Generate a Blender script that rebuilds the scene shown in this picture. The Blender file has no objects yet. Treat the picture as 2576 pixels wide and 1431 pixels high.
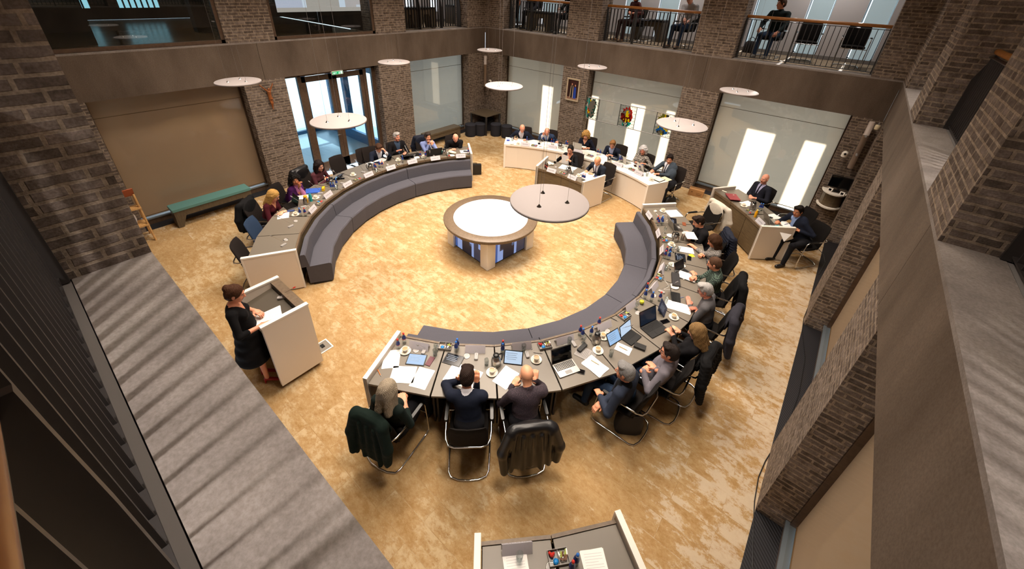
import bpy, math, random
import numpy as np
from mathutils import Matrix, Vector
random.seed(7)
PI = math.pi
SC = bpy.context.scene
COL = SC.collection
# ---------------------------------------------------------------- camera model (solved from the room's own lines)
CR = np.array([[0.7731529560844472, 0.6328424318728171, 0.04177275331097868],
               [0.3451091344102797, -0.364535970463555, -0.864877570286559],
               [-0.5321035536852468, 0.6830988088552732, -0.5002417670447346]])
CF, CC = 1018.4093186072729, np.array([10.946865721273781, -11.942185356732296, 5.125974314212072])
RW, RL, H1, H2 = 11.795, 11.737, 2.847, 3.697      # room width, length, beam underside, gallery floor
PPX, PPY = 1288.0, 545.0
DZ = 0.78                                          # desk height
def ray(u, v): return CR.T @ np.array([(u-PPX)/CF, (v-PPY)/CF, 1.0])
def at(u, v, z=0.0):
    d = ray(u, v); t = (z-CC[2])/d[2]; return Vector(CC+t*d)
def aty(u, v, y):
    d = ray(u, v); t = (y-CC[1])/d[1]; return Vector(CC+t*d)
def atx(u, v, x):
    d = ray(u, v); t = (x-CC[0])/d[0]; return Vector(CC+t*d)
# ---------------------------------------------------------------- mesh collector
class MB:
    def __init__(s): s.v = []; s.f = []; s.m = []; s.s = []
    def add(s, vs, fs, m=0, sm=False):
        b = len(s.v); s.v += [tuple(p) for p in vs]
        for f in fs: s.f.append([i+b for i in f]); s.m.append(m); s.s.append(sm)
        return s
    def box(s, c, d, rz=0.0, m=0, M=None):
        hx, hy, hz = d[0]/2, d[1]/2, d[2]/2
        M = M or Matrix.Rotation(rz, 3, 'Z'); c = Vector(c)
        vs = [c+M @ Vector((x*hx, y*hy, z*hz)) for z in (-1, 1) for x, y in ((-1, -1), (1, -1), (1, 1), (-1, 1))]
        return s.add(vs, [(3, 2, 1, 0), (4, 5, 6, 7), (0, 1, 5, 4), (1, 2, 6, 5), (2, 3, 7, 6), (3, 0, 4, 7)], m)
    def bx(s, x0, x1, y0, y1, z0, z1, m=0):
        return s.box(((x0+x1)/2, (y0+y1)/2, (z0+z1)/2), (abs(x1-x0), abs(y1-y0), abs(z1-z0)), 0, m)
    def rbox(s, c, d, r=.01, rz=0.0, m=0, n=2):
        """box whose vertical corners are rounded and whose top edge is eased"""
        hx, hy = d[0]/2, d[1]/2; r = min(r, hx*.99, hy*.99); pts = []
        for cx, cy, a0 in ((hx-r, hy-r, 0), (-hx+r, hy-r, 90), (-hx+r, -hy+r, 180), (hx-r, -hy+r, 270)):
            for k in range(n+1):
                a = math.radians(a0+90*k/n); pts.append((cx+r*math.cos(a), cy+r*math.sin(a)))
        M = Matrix.Rotation(rz, 3, 'Z'); c = Vector(c); e = min(r*.5, d[2]*.3); N = len(pts); vs = []
        for z, k in ((-d[2]/2, 1), (d[2]/2-e, 1), (d[2]/2, 1-e/max(hx, hy))):
            vs += [c+M @ Vector((p[0]*k, p[1]*k, z)) for p in pts]
        fs = [tuple(range(N-1, -1, -1)), tuple(range(2*N, 3*N))]
        for L in (0, 1):
            fs += [(L*N+i, L*N+(i+1) % N, (L+1)*N+(i+1) % N, (L+1)*N+i) for i in range(N)]
        return s.add(vs, fs, m)
    def prism(s, poly, z0, z1, m=0):
        n = len(poly); a = sum(poly[i][0]*poly[(i+1) % n][1]-poly[(i+1) % n][0]*poly[i][1] for i in range(n))
        if a < 0: poly = poly[::-1]
        vs = [(p[0], p[1], z0) for p in poly]+[(p[0], p[1], z1) for p in poly]
        fs = [tuple(range(n-1, -1, -1)), tuple(range(n, 2*n))]+[(i, (i+1) % n, n+(i+1) % n, n+i) for i in range(n)]
        return s.add(vs, fs, m)
    def quad(s, a, b, c, d, m=0): return s.add([a, b, c, d], [(0, 1, 2, 3)], m)
    def tube(s, path, r, n=8, closed=False, m=0, caps=True):
        P = [Vector(p) for p in path]; N = len(P); vs = []; up = None
        R = r if isinstance(r, (list, tuple)) else [r]*N
        for i, p in enumerate(P):
            if closed: t = P[(i+1) % N]-P[i-1]
            else: t = P[min(i+1, N-1)]-P[max(i-1, 0)]
            t.normalize()
            if up is None: up = t.orthogonal().normalized()
            up = (up-t*up.dot(t)); up = up.normalized() if up.length > 1e-6 else t.orthogonal().normalized()
            w = t.cross(up)
            vs += [p+R[i]*(math.cos(2*PI*k/n)*up+math.sin(2*PI*k/n)*w) for k in range(n)]
        fs = []
        for i in range(N if closed else N-1):
            j = (i+1) % N
            fs += [(i*n+k, i*n+(k+1) % n, j*n+(k+1) % n, j*n+k) for k in range(n)]
        s.add(vs, fs, m, True)
        if caps and not closed:
            s.add(vs[:n], [tuple(range(n-1, -1, -1))], m); s.add(vs[-n:], [tuple(range(n))], m)
        return s
    def lathe(s, prof, n=16, c=(0, 0, 0), m=0, M=None, sm=True, cap=True):
        c = Vector(c); vs = []
        for r, z in prof:
            for k in range(n):
                p = Vector((r*math.cos(2*PI*k/n), r*math.sin(2*PI*k/n), z)); vs.append(c+(M @ p if M else p))
        fs = [(i*n+k, i*n+(k+1) % n, (i+1)*n+(k+1) % n, (i+1)*n+k) for i in range(len(prof)-1) for k in range(n)]
        s.add(vs, fs, m, sm)
        if cap and prof[0][0] > 1e-5: s.add(vs[:n], [tuple(range(n-1, -1, -1))], m)
        if cap and prof[-1][0] > 1e-5: s.add(vs[-n:], [tuple(range(n))], m)
        return s
    def ell(s, c, r, M=None, n=12, m=0):
        k = max(4, n//2)
        prof = [(math.sin(PI*i/k), -math.cos(PI*i/k)) for i in range(k+1)]
        prof[0] = (1e-6, -1); prof[-1] = (1e-6, 1)
        D = Matrix.Diagonal(Vector(r)); return s.lathe(prof, n, c, m, (M @ D) if M else D)
    def build(s, name, mats, parent=None, loc=(0, 0, 0), rz=0.0, bevel=0):
        me = bpy.data.meshes.new(name); me.from_pydata(s.v, [], s.f)
        for x in (mats if isinstance(mats, (list, tuple)) else [mats]): me.materials.append(x)
        me.polygons.foreach_set('material_index', s.m); me.polygons.foreach_set('use_smooth', s.s); me.update()
        o = bpy.data.objects.new(name, me); COL.objects.link(o); o.location = loc; o.rotation_euler = (0, 0, rz)
        if parent is not None: o.parent = parent
        if bevel:
            b = o.modifiers.new('bevel', 'BEVEL'); b.width = bevel; b.segments = 2; b.limit_method = 'ANGLE'
        return o
def thing(name, label, cat, loc=(0, 0, 0), rz=0.0, group=None):
    o = bpy.data.objects.new(name, None); COL.objects.link(o); o.empty_display_size = .1
    o.location = loc; o.rotation_euler = (0, 0, rz); return tag(o, label, cat, group)
def tag(o, label, cat, group=None):
    o['label'] = label; o['category'] = cat
    if group: o['group'] = group
    return o
def struct(o): o['kind'] = 'structure'; return o
def dup(root, loc, rz, label, group=None):
    r = root.copy(); COL.objects.link(r); r.location = loc; r.rotation_euler = (0, 0, rz); r['label'] = label
    if group: r['group'] = group
    elif 'group' in r: del r['group']
    for ch in list(root.children):
        c = ch.copy(); COL.objects.link(c); c.parent = r
        for g in list(ch.children):
            d = g.copy(); COL.objects.link(d); d.parent = c
    return r
class Proto:
    """first use moves the built thing itself, later uses copy it with its parts"""
    def __init__(s, fn): s.fn = fn; s.o = None
    def put(s, loc, rz, label, group=None):
        if s.o is None:
            s.o = s.fn(); o = s.o; o.location = loc; o.rotation_euler = (0, 0, rz); o['label'] = label
            if group: o['group'] = group
            return o
        return dup(s.o, loc, rz, label, group)
# ---------------------------------------------------------------- materials
def lin(h):
    if not isinstance(h, str): return tuple(h)+((1,) if len(h) == 3 else ())
    h = h.lstrip('#'); c = [int(h[i:i+2], 16)/255 for i in (0, 2, 4)]
    return tuple(x/12.92 if x <= .04045 else ((x+.055)/1.055)**2.4 for x in c)+(1,)
class NT:
    def __init__(s, name):
        s.mat = bpy.data.materials.new(name); s.mat.use_nodes = True; s.t = s.mat.node_tree
        s.b = s.t.nodes['Principled BSDF']; s.out = s.t.nodes['Material Output']
    def n(s, typ, **kw):
        x = s.t.nodes.new('ShaderNode'+typ)
        for k, v in kw.items():
            if k in x.inputs: s.set(x.inputs[k], v)
            else: setattr(x, k, v)
        return x
    def set(s, inp, v):
        if isinstance(v, bpy.types.NodeSocket): s.t.links.new(v, inp)
        else: inp.default_value = v
    def ramp(s, f, stops):
        r = s.n('ValToRGB'); s.t.links.new(f, r.inputs[0]); e = r.color_ramp.elements
        while len(e) < len(stops): e.new(.5)
        for x, (p, c) in zip(e, stops): x.position = p; x.color = lin(c)
        return r.outputs[0]
    def mix(s, f, a, b, mode='MIX'):
        x = s.n('Mix', data_type='RGBA', blend_type=mode)
        for i, v in ((0, f), (6, a), (7, b)):
            s.set(x.inputs[i], lin(v) if isinstance(v, str) else v)
        return x.outputs[2]
    def math(s, op, a, b=0.0):
        x = s.n('Math', operation=op); s.set(x.inputs[0], a); s.set(x.inputs[1], b); return x.outputs[0]
    def bump(s, h, st=.3, d=.01):
        x = s.n('Bump', Strength=st, Distance=d); s.t.links.new(h, x.inputs['Height'])
        s.t.links.new(x.outputs[0], s.b.inputs['Normal'])
    def base(s, col, rough=.6, **kw):
        s.set(s.b.inputs['Base Color'], lin(col) if isinstance(col, str) else col); s.set(s.b.inputs['Roughness'], rough)
        for k, v in kw.items(): s.set(s.b.inputs[k.replace('_', ' ')], v)
        return s
MATS = {}
def plain(name, col, rough=.6, **kw):
    if name not in MATS: MATS[name] = NT(name).base(col, rough, **kw).mat
    return MATS[name]
def cloth(col, col2=None, scale=260, rough=.9, fold=.35):
    k = ('cloth', col, col2)
    if k in MATS: return MATS[k]
    t = NT('cloth'); co = t.n('TexCoord').outputs['Object']
    nz = t.n('TexNoise', Vector=co, Scale=scale, Detail=2.0).outputs[0]
    big = t.n('TexNoise', Vector=co, Scale=9.0, Detail=2.0).outputs[0]
    a = lin(col); b = lin(col2) if col2 else tuple(x*.6 for x in a[:3])+(1,)
    t.base(t.mix(nz, b, tuple(min(1, x*1.25) for x in a[:3])+(1,)), rough, Specular_IOR_Level=.2)
    t.bump(t.math('ADD', t.math('MULTIPLY', nz, .15), big), fold, .03); MATS[k] = t.mat; return t.mat
def plaid(c1, c2, sc=14, c3=None):
    k = ('plaid', c1, c2, sc)
    if k in MATS: return MATS[k]
    t = NT('plaid'); co = t.n('TexCoord').outputs['Object']
    w = [t.n('TexWave', Vector=co, Scale=sc/2, bands_direction=d, Distortion=.6).outputs[1] for d in ('X', 'Y', 'Z')]
    f = t.math('ADD', t.math('GREATER_THAN', t.math('MULTIPLY', t.math('ADD', w[0], w[1]), .5), .52), t.math('GREATER_THAN', w[2], .5))
    t.base(t.ramp(t.math('MULTIPLY', f, .5), ((0, c1), (.5, c3 or c2), (1, c2))), .9); MATS[k] = t.mat; return t.mat
def specks(c1, c2, sc=70, th=.5):
    k = ('specks', c1, c2, sc)
    if k in MATS: return MATS[k]
    t = NT('pattern'); co = t.n('TexCoord').outputs['Object']
    f = t.n('TexNoise', Vector=co, Scale=sc, Detail=1.0).outputs[0]
    t.base(t.ramp(f, ((th-.03, c1), (th+.03, c2))), .85); MATS[k] = t.mat; return t.mat
def emis(name, col, st=1.0):
    if name not in MATS:
        t = NT(name); t.base('#000000', .4, Emission_Color=lin(col), Emission_Strength=st); MATS[name] = t.mat
    return MATS[name]
def walluv(t):
    """u runs along the wall whichever way it faces, v runs up"""
    g = t.n('NewGeometry'); p = t.n('SeparateXYZ', Vector=g.outputs['Position']); nn = t.n('SeparateXYZ', Vector=g.outputs['True Normal'])
    ax = t.math('GREATER_THAN', t.math('ABSOLUTE', nn.outputs[0]), .7)
    u = t.math('ADD', t.math('MULTIPLY', p.outputs[1], ax), t.math('MULTIPLY', p.outputs[0], t.math('SUBTRACT', 1.0, ax)))
    return t.n('CombineXYZ', X=u, Y=p.outputs[2], Z=0.0).outputs[0], g.outputs['Position']
def brick(name, c1, c2, mortar):
    t = NT(name); uv, pos = walluv(t)
    wob = t.n('TexNoise', Vector=pos, Scale=9.0, Detail=2.0)
    off = t.n('VectorMath', operation='SCALE', Scale=.011); t.t.links.new(t.n('VectorMath', operation='SUBTRACT').outputs[0], off.inputs[0])
    sub = off.inputs[0].links[0].from_node; t.t.links.new(wob.outputs['Color'], sub.inputs[0]); sub.inputs[1].default_value = (.5, .5, .5)
    ad = t.n('VectorMath', operation='ADD'); t.t.links.new(uv, ad.inputs[0]); t.t.links.new(off.outputs[0], ad.inputs[1])
    b = t.n('TexBrick', Vector=ad.outputs[0], Scale=1.0, offset=.37, squash=.62, squash_frequency=3)
    for k, v in (('Brick Width', .215), ('Row Height', .0625), ('Mortar Size', .0105), ('Mortar Smooth', .3), ('Bias', -.1)): b.inputs[k].default_value = v
    b.inputs['Color1'].default_value = lin(c1); b.inputs['Color2'].default_value = lin(c2); b.inputs['Mortar'].default_value = lin(mortar)
    n2 = t.n('TexNoise', Vector=pos, Scale=14.0, Detail=4.0).outputs[0]; n3 = t.n('TexNoise', Vector=pos, Scale=90.0, Detail=3.0).outputs[0]
    col = t.mix(1.0, b.outputs[0], t.ramp(n2, ((.3, '#b9b5b0'), (.7, '#ffffff'))), 'MULTIPLY')
    col = t.mix(1.0, col, t.ramp(n3, ((.3, '#d2cec9'), (.7, '#ffffff'))), 'MULTIPLY')
    t.base(col, .9, Specular_IOR_Level=.15)
    t.bump(t.math('ADD', t.math('MULTIPLY', b.outputs[1], -1.0), t.math('MULTIPLY', n3, .5)), .5, .012); return t.mat
def concrete(name, c1, c2, sc=1.6, streak=True, rough=.75):
    t = NT(name); g = t.n('NewGeometry').outputs['Position']; mp = t.n('Mapping', Vector=g); mp.inputs['Scale'].default_value = (1, 1, .35) if streak else (1, 1, 1)
    n1 = t.n('TexNoise', Vector=mp.outputs[0], Scale=sc, Detail=5.0, Roughness=.6).outputs[0]
    n2 = t.n('TexNoise', Vector=g, Scale=60.0, Detail=4.0, Roughness=.7).outputs[0]
    c = t.mix(1.0, t.ramp(n1, ((.32, c1), (.68, c2))), t.ramp(n2, ((.3, '#dad7d3'), (.65, '#ffffff'))), 'MULTIPLY')
    t.base(c, rough, Specular_IOR_Level=.3); t.bump(n2, .12, .003); return t.mat
def wood(name, c1, c2, sc=(14, 14, 1.2), rough=.45):
    t = NT(name); mp = t.n('Mapping', Vector=t.n('TexCoord').outputs['Object']); mp.inputs['Scale'].default_value = sc
    n1 = t.n('TexNoise', Vector=mp.outputs[0], Scale=3.0, Detail=4.0).outputs[0]
    t.base(t.ramp(n1, ((.3, c1), (.7, c2))), rough); t.bump(n1, .08, .003); return t.mat
def carpet():
    t = NT('carpet'); g = t.n('NewGeometry').outputs['Position']
    mp = t.n('Mapping', Vector=g); mp.inputs['Rotation'].default_value = (0, 0, math.radians(0))
    bk = t.n('TexBrick', Vector=mp.outputs[0], Scale=1.0, offset=.5)
    for k, v in (('Brick Width', 1.0), ('Row Height', .25), ('Mortar Size', .0035), ('Mortar Smooth', .2), ('Bias', 0.0)): bk.inputs[k].default_value = v
    bk.inputs['Color1'].default_value = (0, 0, 0, 1); bk.inputs['Color2'].default_value = (1, 1, 1, 1); bk.inputs['Mortar'].default_value = (.5, .5, .5, 1)
    sh = t.n('VectorMath', operation='SCALE', Scale=5.0); t.t.links.new(bk.outputs[0], sh.inputs[0])
    ad = t.n('VectorMath', operation='ADD'); t.t.links.new(g, ad.inputs[0]); t.t.links.new(sh.outputs[0], ad.inputs[1])
    m2 = t.n('Mapping', Vector=ad.outputs[0]); m2.inputs['Scale'].default_value = (1.0, 1.5, 1)
    n1 = t.n('TexNoise', Vector=m2.outputs[0], Scale=3.4, Detail=12.0, Roughness=.8).outputs[0]
    n2 = t.n('TexNoise', Vector=m2.outputs[0], Scale=9.0, Detail=10.0, Roughness=.86).outputs[0]
    n3 = t.n('TexNoise', Vector=g, Scale=420.0, Detail=1.0).outputs[0]
    big = t.n('TexNoise', Vector=g, Scale=.45, Detail=2.0).outputs[0]
    c = t.ramp(n2, ((.38, '#a88558'), (.50, '#b7976a'), (.62, '#c2a67c')))
    fl = t.math('ADD', n1, t.math('MULTIPLY', t.math('SUBTRACT', big, .5), .35))
    c = t.mix(t.math('MULTIPLY', t.ramp(fl, ((.50, '#000000'), (.57, '#ffffff'))), .5), c, '#d9c8a6')
    c = t.mix(t.math('MULTIPLY', t.ramp(n1, ((.38, '#ffffff'), (.46, '#000000'))), .45), c, '#9c7743')
    c = t.mix(t.math('MULTIPLY', bk.outputs[1], .16), c, '#7a6244')
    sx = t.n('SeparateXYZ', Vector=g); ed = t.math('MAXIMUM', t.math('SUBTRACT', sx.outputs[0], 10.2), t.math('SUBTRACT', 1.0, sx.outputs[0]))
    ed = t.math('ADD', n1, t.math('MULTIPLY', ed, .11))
    c = t.mix(t.math('MULTIPLY', t.ramp(ed, ((.61, '#000000'), (.65, '#ffffff'))), .5), c, '#cfc2b2')  # whitish daylight along the side walls, painted into the carpet as pale flecks
    c = t.mix(1.0, c, t.ramp(n3, ((.3, '#c8c2ba'), (.65, '#ffffff'))), 'MULTIPLY')
    t.base(c, .95, Specular_IOR_Level=.1); t.bump(n3, .4, .004); return t.mat
def thin_glass(name, tint='#ffffff', refl=.12, rough=.0, graz=.55):
    t = NT(name); tr = t.n('BsdfTransparent', Color=lin(tint)); gl = t.n('BsdfGlossy', Roughness=rough)
    lw = t.n('LayerWeight', Blend=.25); mx = t.n('MixShader', Fac=t.math('ADD', t.math('MULTIPLY', lw.outputs[1], graz), refl))
    t.t.links.new(tr.outputs[0], mx.inputs[1]); t.t.links.new(gl.outputs[0], mx.inputs[2]); t.t.links.new(mx.outputs[0], t.out.inputs[0]); return t.mat
def blind(name, c, tr, amt):
    t = NT(name); g = t.n('NewGeometry').outputs['Position']; n = t.n('TexNoise', Vector=g, Scale=300.0).outputs[0]
    df = t.n('BsdfDiffuse', Color=t.mix(n, tuple(x*.9 for x in lin(c)[:3])+(1,), lin(c))); tl = t.n('BsdfTranslucent', Color=lin(tr)); mx = t.n('MixShader', Fac=amt)
    t.t.links.new(df.outputs[0], mx.inputs[1]); t.t.links.new(tl.outputs[0], mx.inputs[2]); t.t.links.new(mx.outputs[0], t.out.inputs[0]); return t.mat
M_BRICK = brick('brick_masonry', '#73675f', '#9f9189', '#b1a190')
M_BEAM = concrete('beam_concrete', '#574a3f', '#74665a', 1.5)
M_LEDGE = concrete('ledge_stone', '#7d7570', '#9a918c', 3.0, False)
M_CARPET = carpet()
M_GCARP = specks('#8d7a62', '#a8957b', 18)
M_WHITE = plain('white_lacquer', '#e9e2d8', .35)
M_CREAM = plain('cream_laminate', '#e4d9cb', .55)
M_WALLW = plain('white_plaster', '#d6d2d2', .8)
M_DESK = NT('grey_linoleum'); M_DESK.base('#6f675c', .38); M_DESK = M_DESK.mat
M_FASC = wood('brown_oak', '#4f4130', '#66563f', (2, 2, 16))
M_RIM = wood('taupe_oak', '#5d4c3a', '#6d5b47', (9, 9, 9))
M_FRAME = wood('brown_window_frame', '#4b382b', '#5d4939', (6, 6, 6), .4)
M_RAIL = wood('orange_oak_handrail', '#965c26', '#ad7230', (4, 14, 14), .35)
M_STEEL = plain('anthracite_steel', '#3a3634', .45, Metallic=.3)
M_CHROME = plain('chrome', '#d8d8d8', .12, Metallic=1.0)
M_BRUSH = plain('brushed_steel', '#b5b2ad', .28, Metallic=1.0)
M_BLACK = cloth('#15110f', None, 300, .85, .15)
M_BLACKP = plain('black_plastic', '#0d0c0c', .35)
M_GREYF = cloth('#535259', '#3f3e45', 320, .95, .1)
M_POUF = cloth('#2e2e34', '#222228', 320, .95, .1)
M_SCREENB = plain('dark_glass', '#06070a', .08)
M_PAPER = plain('white_paper', '#f4f1ee', .7)
M_INK = plain('ink', '#55525a', .7)
M_CERAM = plain('white_china', '#efe6d6', .2)
M_COFFEE = plain('coffee', '#b08a62', .3)
M_CLEAR = thin_glass('clear_glass', '#f4f8f8', .10)
M_RED = plain('red_plastic', '#c8352c', .4); M_BLUE = plain('blue_plastic', '#2f6fc4', .4); M_NAVY = plain('navy_label', '#1c2f6e', .4)
M_GREYP = plain('grey_plastic', '#a09c9a', .4); M_TRAY = plain('grey_tray', '#8c8782', .45); M_WIRE = plain('white_cable', '#d9d6d2', .5)
M_PLATE = blind('name_card', '#f4f1f6', '#f6f3f6', .55); M_DISC = plain('pendant_disc', '#8e8685', .7)
M_GOLD = plain('gold', '#b98a2e', .3, Metallic=1.0)
# ---------------------------------------------------------------- the room
def wxy(side, s, d):
    return {'A': (-d, s), 'B': (s, d), 'C': (RW+d, s), 'D': (s, -RL-d)}[side]
def wb(mb, side, s0, s1, d0, d1, z0, z1, m=0):
    a, b = wxy(side, s0, d0), wxy(side, s1, d1)
    return mb.bx(min(a[0], b[0]), max(a[0], b[0]), min(a[1], b[1]), max(a[1], b[1]), z0, z1, m)
TOPZ = 7.4
LOW = {'A': [(-.88, 0), (-4.65, -3.5), (-8.32, -7.37), (-RL, -11.05)],
       'B': [(0, .85), (3.49, 4.45), (7.4, 8.37), (11.25, RW)],
       'C': [(-.55, 0), (-4.32, -3.4), (-8.22, -7.25), (-RL, -11.0)],
       'D': [(0, .85), (3.49, 4.4), (7.38, 8.17), (11.2, RW)]}
UP = {'A': [(-.92, 0), (-4.6, -3.55), (-8.43, -7.39), (-RL, -11.2)],
      'B': [(0, .85), (3.48, 4.6), (7.41, 8.42), (11.24, RW)],
      'C': [(-1.0, 0), (-4.25, -3.36), (-8.2, -7.15), (-RL, -11.0)],
      'D': [(0, .85), (3.49, 4.4), (7.38, 8.17), (11.35, RW)]}
WN = {'A': 'wall_left', 'B': 'wall_back', 'C': 'wall_right', 'D': 'wall_front'}
for sd in 'ABCD':
    mb = MB()
    for s0, s1 in LOW[sd]: wb(mb, sd, s0, s1, 0, .5, 0, H1)
    for s0, s1 in UP[sd]: wb(mb, sd, s0, s1, 0, .62, H2, TOPZ)
    L0, L1 = (-RL, 0) if sd in 'AC' else (0, RW)
    wb(mb, sd, L0, L1, 0, .62, 6.7, TOPZ)
    if sd == 'D':
        for s0, s1 in ((.85, 3.49), (4.4, 7.38), (8.17, 11.2)): wb(mb, sd, s0, s1, .3, .5, 0, H1)
    struct(mb.build(WN[sd], M_BRICK))
mb = MB(); lb = MB()
for k, sd in enumerate('ABCD'):
    L0, L1 = (-RL, 0) if sd in 'AC' else (0, RW)
    mb = MB(); js = [0, 3.93, 7.86, RW]
    if sd in 'AC': js = [-RL, -7.83, -3.93, 0]
    for a, b in zip(js[:-1], js[1:]): wb(mb, sd, a+.004, b-.004, 0 if sd in 'BD' else .0, .5, H1, H2-.035)
    wb(mb, sd, L0, L1, .012, .5, H1+.004, H2-.04)
    struct(mb.build('trim_%d' % (k+1), M_BEAM))
    mb = MB(); wb(mb, sd, L0, L1, 0, .335, H2-.035, H2)
    wb(mb, sd, L0, L1, .34, .43, H2-.035, H2-.004, 1)
    struct(mb.build('trim_%d' % (k+5), [M_LEDGE, plain('grey_painted_edge', '#7f7a78', .5)]))
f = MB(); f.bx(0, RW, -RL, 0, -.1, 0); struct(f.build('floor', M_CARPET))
f = MB(); f.bx(-8, RW+3.2, -RL-3.2, 3.2, TOPZ, TOPZ+.2); struct(f.build('ceiling', plain('ceiling_white', '#bdb6ae', .9)))
f = MB()
f.bx(0, RW+2.6, .43, 2.3, H2-.25, H2); f.bx(RW+.43, RW+2.6, -RL-2.6, .43, H2-.25, H2)
f.bx(0, RW+.43, -RL-2.6, -RL-.43, H2-.25, H2); f.bx(-2.3, -.43, -4.0, 2.3, H2-.25, H2)
struct(f.build('floor', M_GCARP))
# gallery rear walls (white plaster) with tall narrow windows
def rear(side, d, L0, L1, z0, z1, wins, name):
    mb = MB(); cur = L0
    for a, b, za, zb in wins:
        wb(mb, side, cur, a, d, d+.25, z0, z1); wb(mb, side, a, b, d, d+.25, z0, za); wb(mb, side, a, b, d, d+.25, zb, z1); cur = b
    wb(mb, side, cur, L1, d, d+.25, z0, z1); wb(mb, side, L0, L1, d-.015, d, z0, z0+.09, 1)
    return struct(mb.build(name, [M_WALLW, plain('grey_skirting', '#8b8783', .6)]))
gw = []
for a, b in ((1905, 1970), (2040, 2105), (2190, 2262), (1575, 1612), (1660, 1712), (1478, 1500), (1285, 1312), (1365, 1405)):
    x0, x1 = aty(a, 0, 2.2).x, aty(b, 0, 2.2).x; gw.append((x0, x1, H2+.08, 6.2))
gw.sort()
rear('B', 2.2, -2.3, RW+2.6, H2, TOPZ, gw, 'wall_back')
rear('C', 2.4, -RL-2.4, 2.2, H2, TOPZ, [], 'wall_right')
rear('D', 2.4, 0, RW+2.6, H2, TOPZ, [], 'wall_front')
aw = sorted([tuple(sorted((atx(a, 10, -2.2).y, atx(b, 10, -2.2).y)))+(H2+.35, 6.2) for a, b in ((1018, 1040), (1082, 1103), (1143, 1162))])
rear('A', 2.2, -4.1, 2.3, H2, TOPZ, aw, 'wall_left')
M_UPBL = blind('frosted_blind', '#a3b4b9', '#aebfc4', .06)
M_GAP = plain('white_reveal', '#c9ccd0', .6)
nwin = 0
for k, (a, b, z0, z1) in enumerate(gw):
    nwin += 1; mb = MB()
    for s0, s1 in ((a, a+.03), (b-.03, b)): mb.bx(s0, s1, 2.3, 2.36, z0, z1)
    mb.bx(a, b, 2.3, 2.36, z0, z0+.04); wf = struct(mb.build('window_%d' % nwin, plain('grey_window_frame', '#7d8488', .5)))
    q = MB(); q.quad((a+.05, 2.26, z0+.02), (b-.03, 2.26, z0+.02), (b-.03, 2.26, z1), (a+.05, 2.26, z1)); tag(q.build('window_shade', M_UPBL), 'pale frosted shade in upper gallery window, %s from the corner' % ('first', 'second', 'third', 'fourth', 'fifth', 'sixth', 'seventh', 'eighth')[k], 'blind', 'frosted shades of the upper gallery')
# roller blinds and glazing of the ground floor
M_BL_SUN = blind('sunlit_screen', '#c6bcb0', '#f4dfc6', .5)
M_BL_TAN = blind('tan_screen', '#a78f77', '#8f7a60', .1)
M_BL_GREY = blind('greige_screen', '#a89c8c', '#c4bbae', .3)
M_PANE = thin_glass('window_pane', '#f6f9f9', .05, .03, .16)
M_PANE2 = thin_glass('window_pane', '#fbfaf8', .012, .05, .05)
M_PANE0 = thin_glass('outer_pane', '#e0f1f8', .02, .0, .3)
M_SILL = plain('metal_sill', '#7e8890', .3, Metallic=.6)
M_GRILL = NT('convector_grille'); _p = M_GRILL.n('NewGeometry').outputs['Position']
M_GRILL.base(M_GRILL.ramp(M_GRILL.n('TexWave', Vector=_p, Scale=14.0, bands_direction='DIAGONAL').outputs[1], ((.35, '#050506'), (.65, '#2e2e33'))), .4); M_GRILL = M_GRILL.mat
bays = {'A': [(-11.05, -8.32), (-3.5, -.88)], 'B': [(.85, 3.49), (4.45, 7.4), (8.37, 11.25)], 'C': [(-3.4, -.55), (-7.25, -4.32), (-11.0, -8.22)]}
BN = {'A': ['behind the teal bench', 'between the glass door and the corner stools'],
      'B': ['beside the corner stools', 'behind the stained glass panels', 'behind the bald man at the side desk'],
      'C': ['nearest the wall monitor', 'between the second and third side piers', 'nearest the balcony']}
for sd, bl in bays.items():
    for i, (s0, s1) in enumerate(bl):
        mat = {'A': M_BL_TAN if i == 0 else M_BL_GREY, 'B': M_BL_SUN, 'C': M_BL_TAN}[sd]
        mb = MB(); c0, c1 = wxy(sd, s0+.02, .36), wxy(sd, s1-.02, .36); mb.quad((*c0, .2), (*c1, .2), (*c1, H1), (*c0, H1))
        bo = tag(mb.build('roller_blind', mat), 'full height %s roller blind %s' % ('tan' if mat is M_BL_TAN else 'pale', BN[sd][i]), 'blind', 'ground floor roller blinds')
        mb = MB(); wb(mb, sd, s0+.02, s1-.02, .352, .368, .185, .205); wb(mb, sd, s0+.02, s1-.02, .354, .359, 2.44, 2.452); mb.build('hem_bar', plain('bronze_hem', '#6e5636', .5), bo)
        nwin += 1; mb = MB()
        wb(mb, sd, s0, s1, .30, .305, .17, H1, 1)
        for a, b in ((s0, s0+.03), (s1-.03, s1)): wb(mb, sd, a, b, .3, .44, 0, H1)
        wb(mb, sd, s0, s1, .28, .5, 0, .13); wb(mb, sd, s0, s1, .26, .36, .13, .16, 2)
        struct(mb.build('window_%d' % nwin, [M_FRAME, M_PANE2 if mat is M_BL_TAN else M_PANE, M_SILL]))
        mb = MB(); wb(mb, sd, s0, s1, 0.0, .28, -.05, .006)
        tag(mb.build('floor_grille', M_GRILL), 'dark slotted floor grille below the blind %s' % BN[sd][i], 'vent', 'floor convector grilles')
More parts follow.
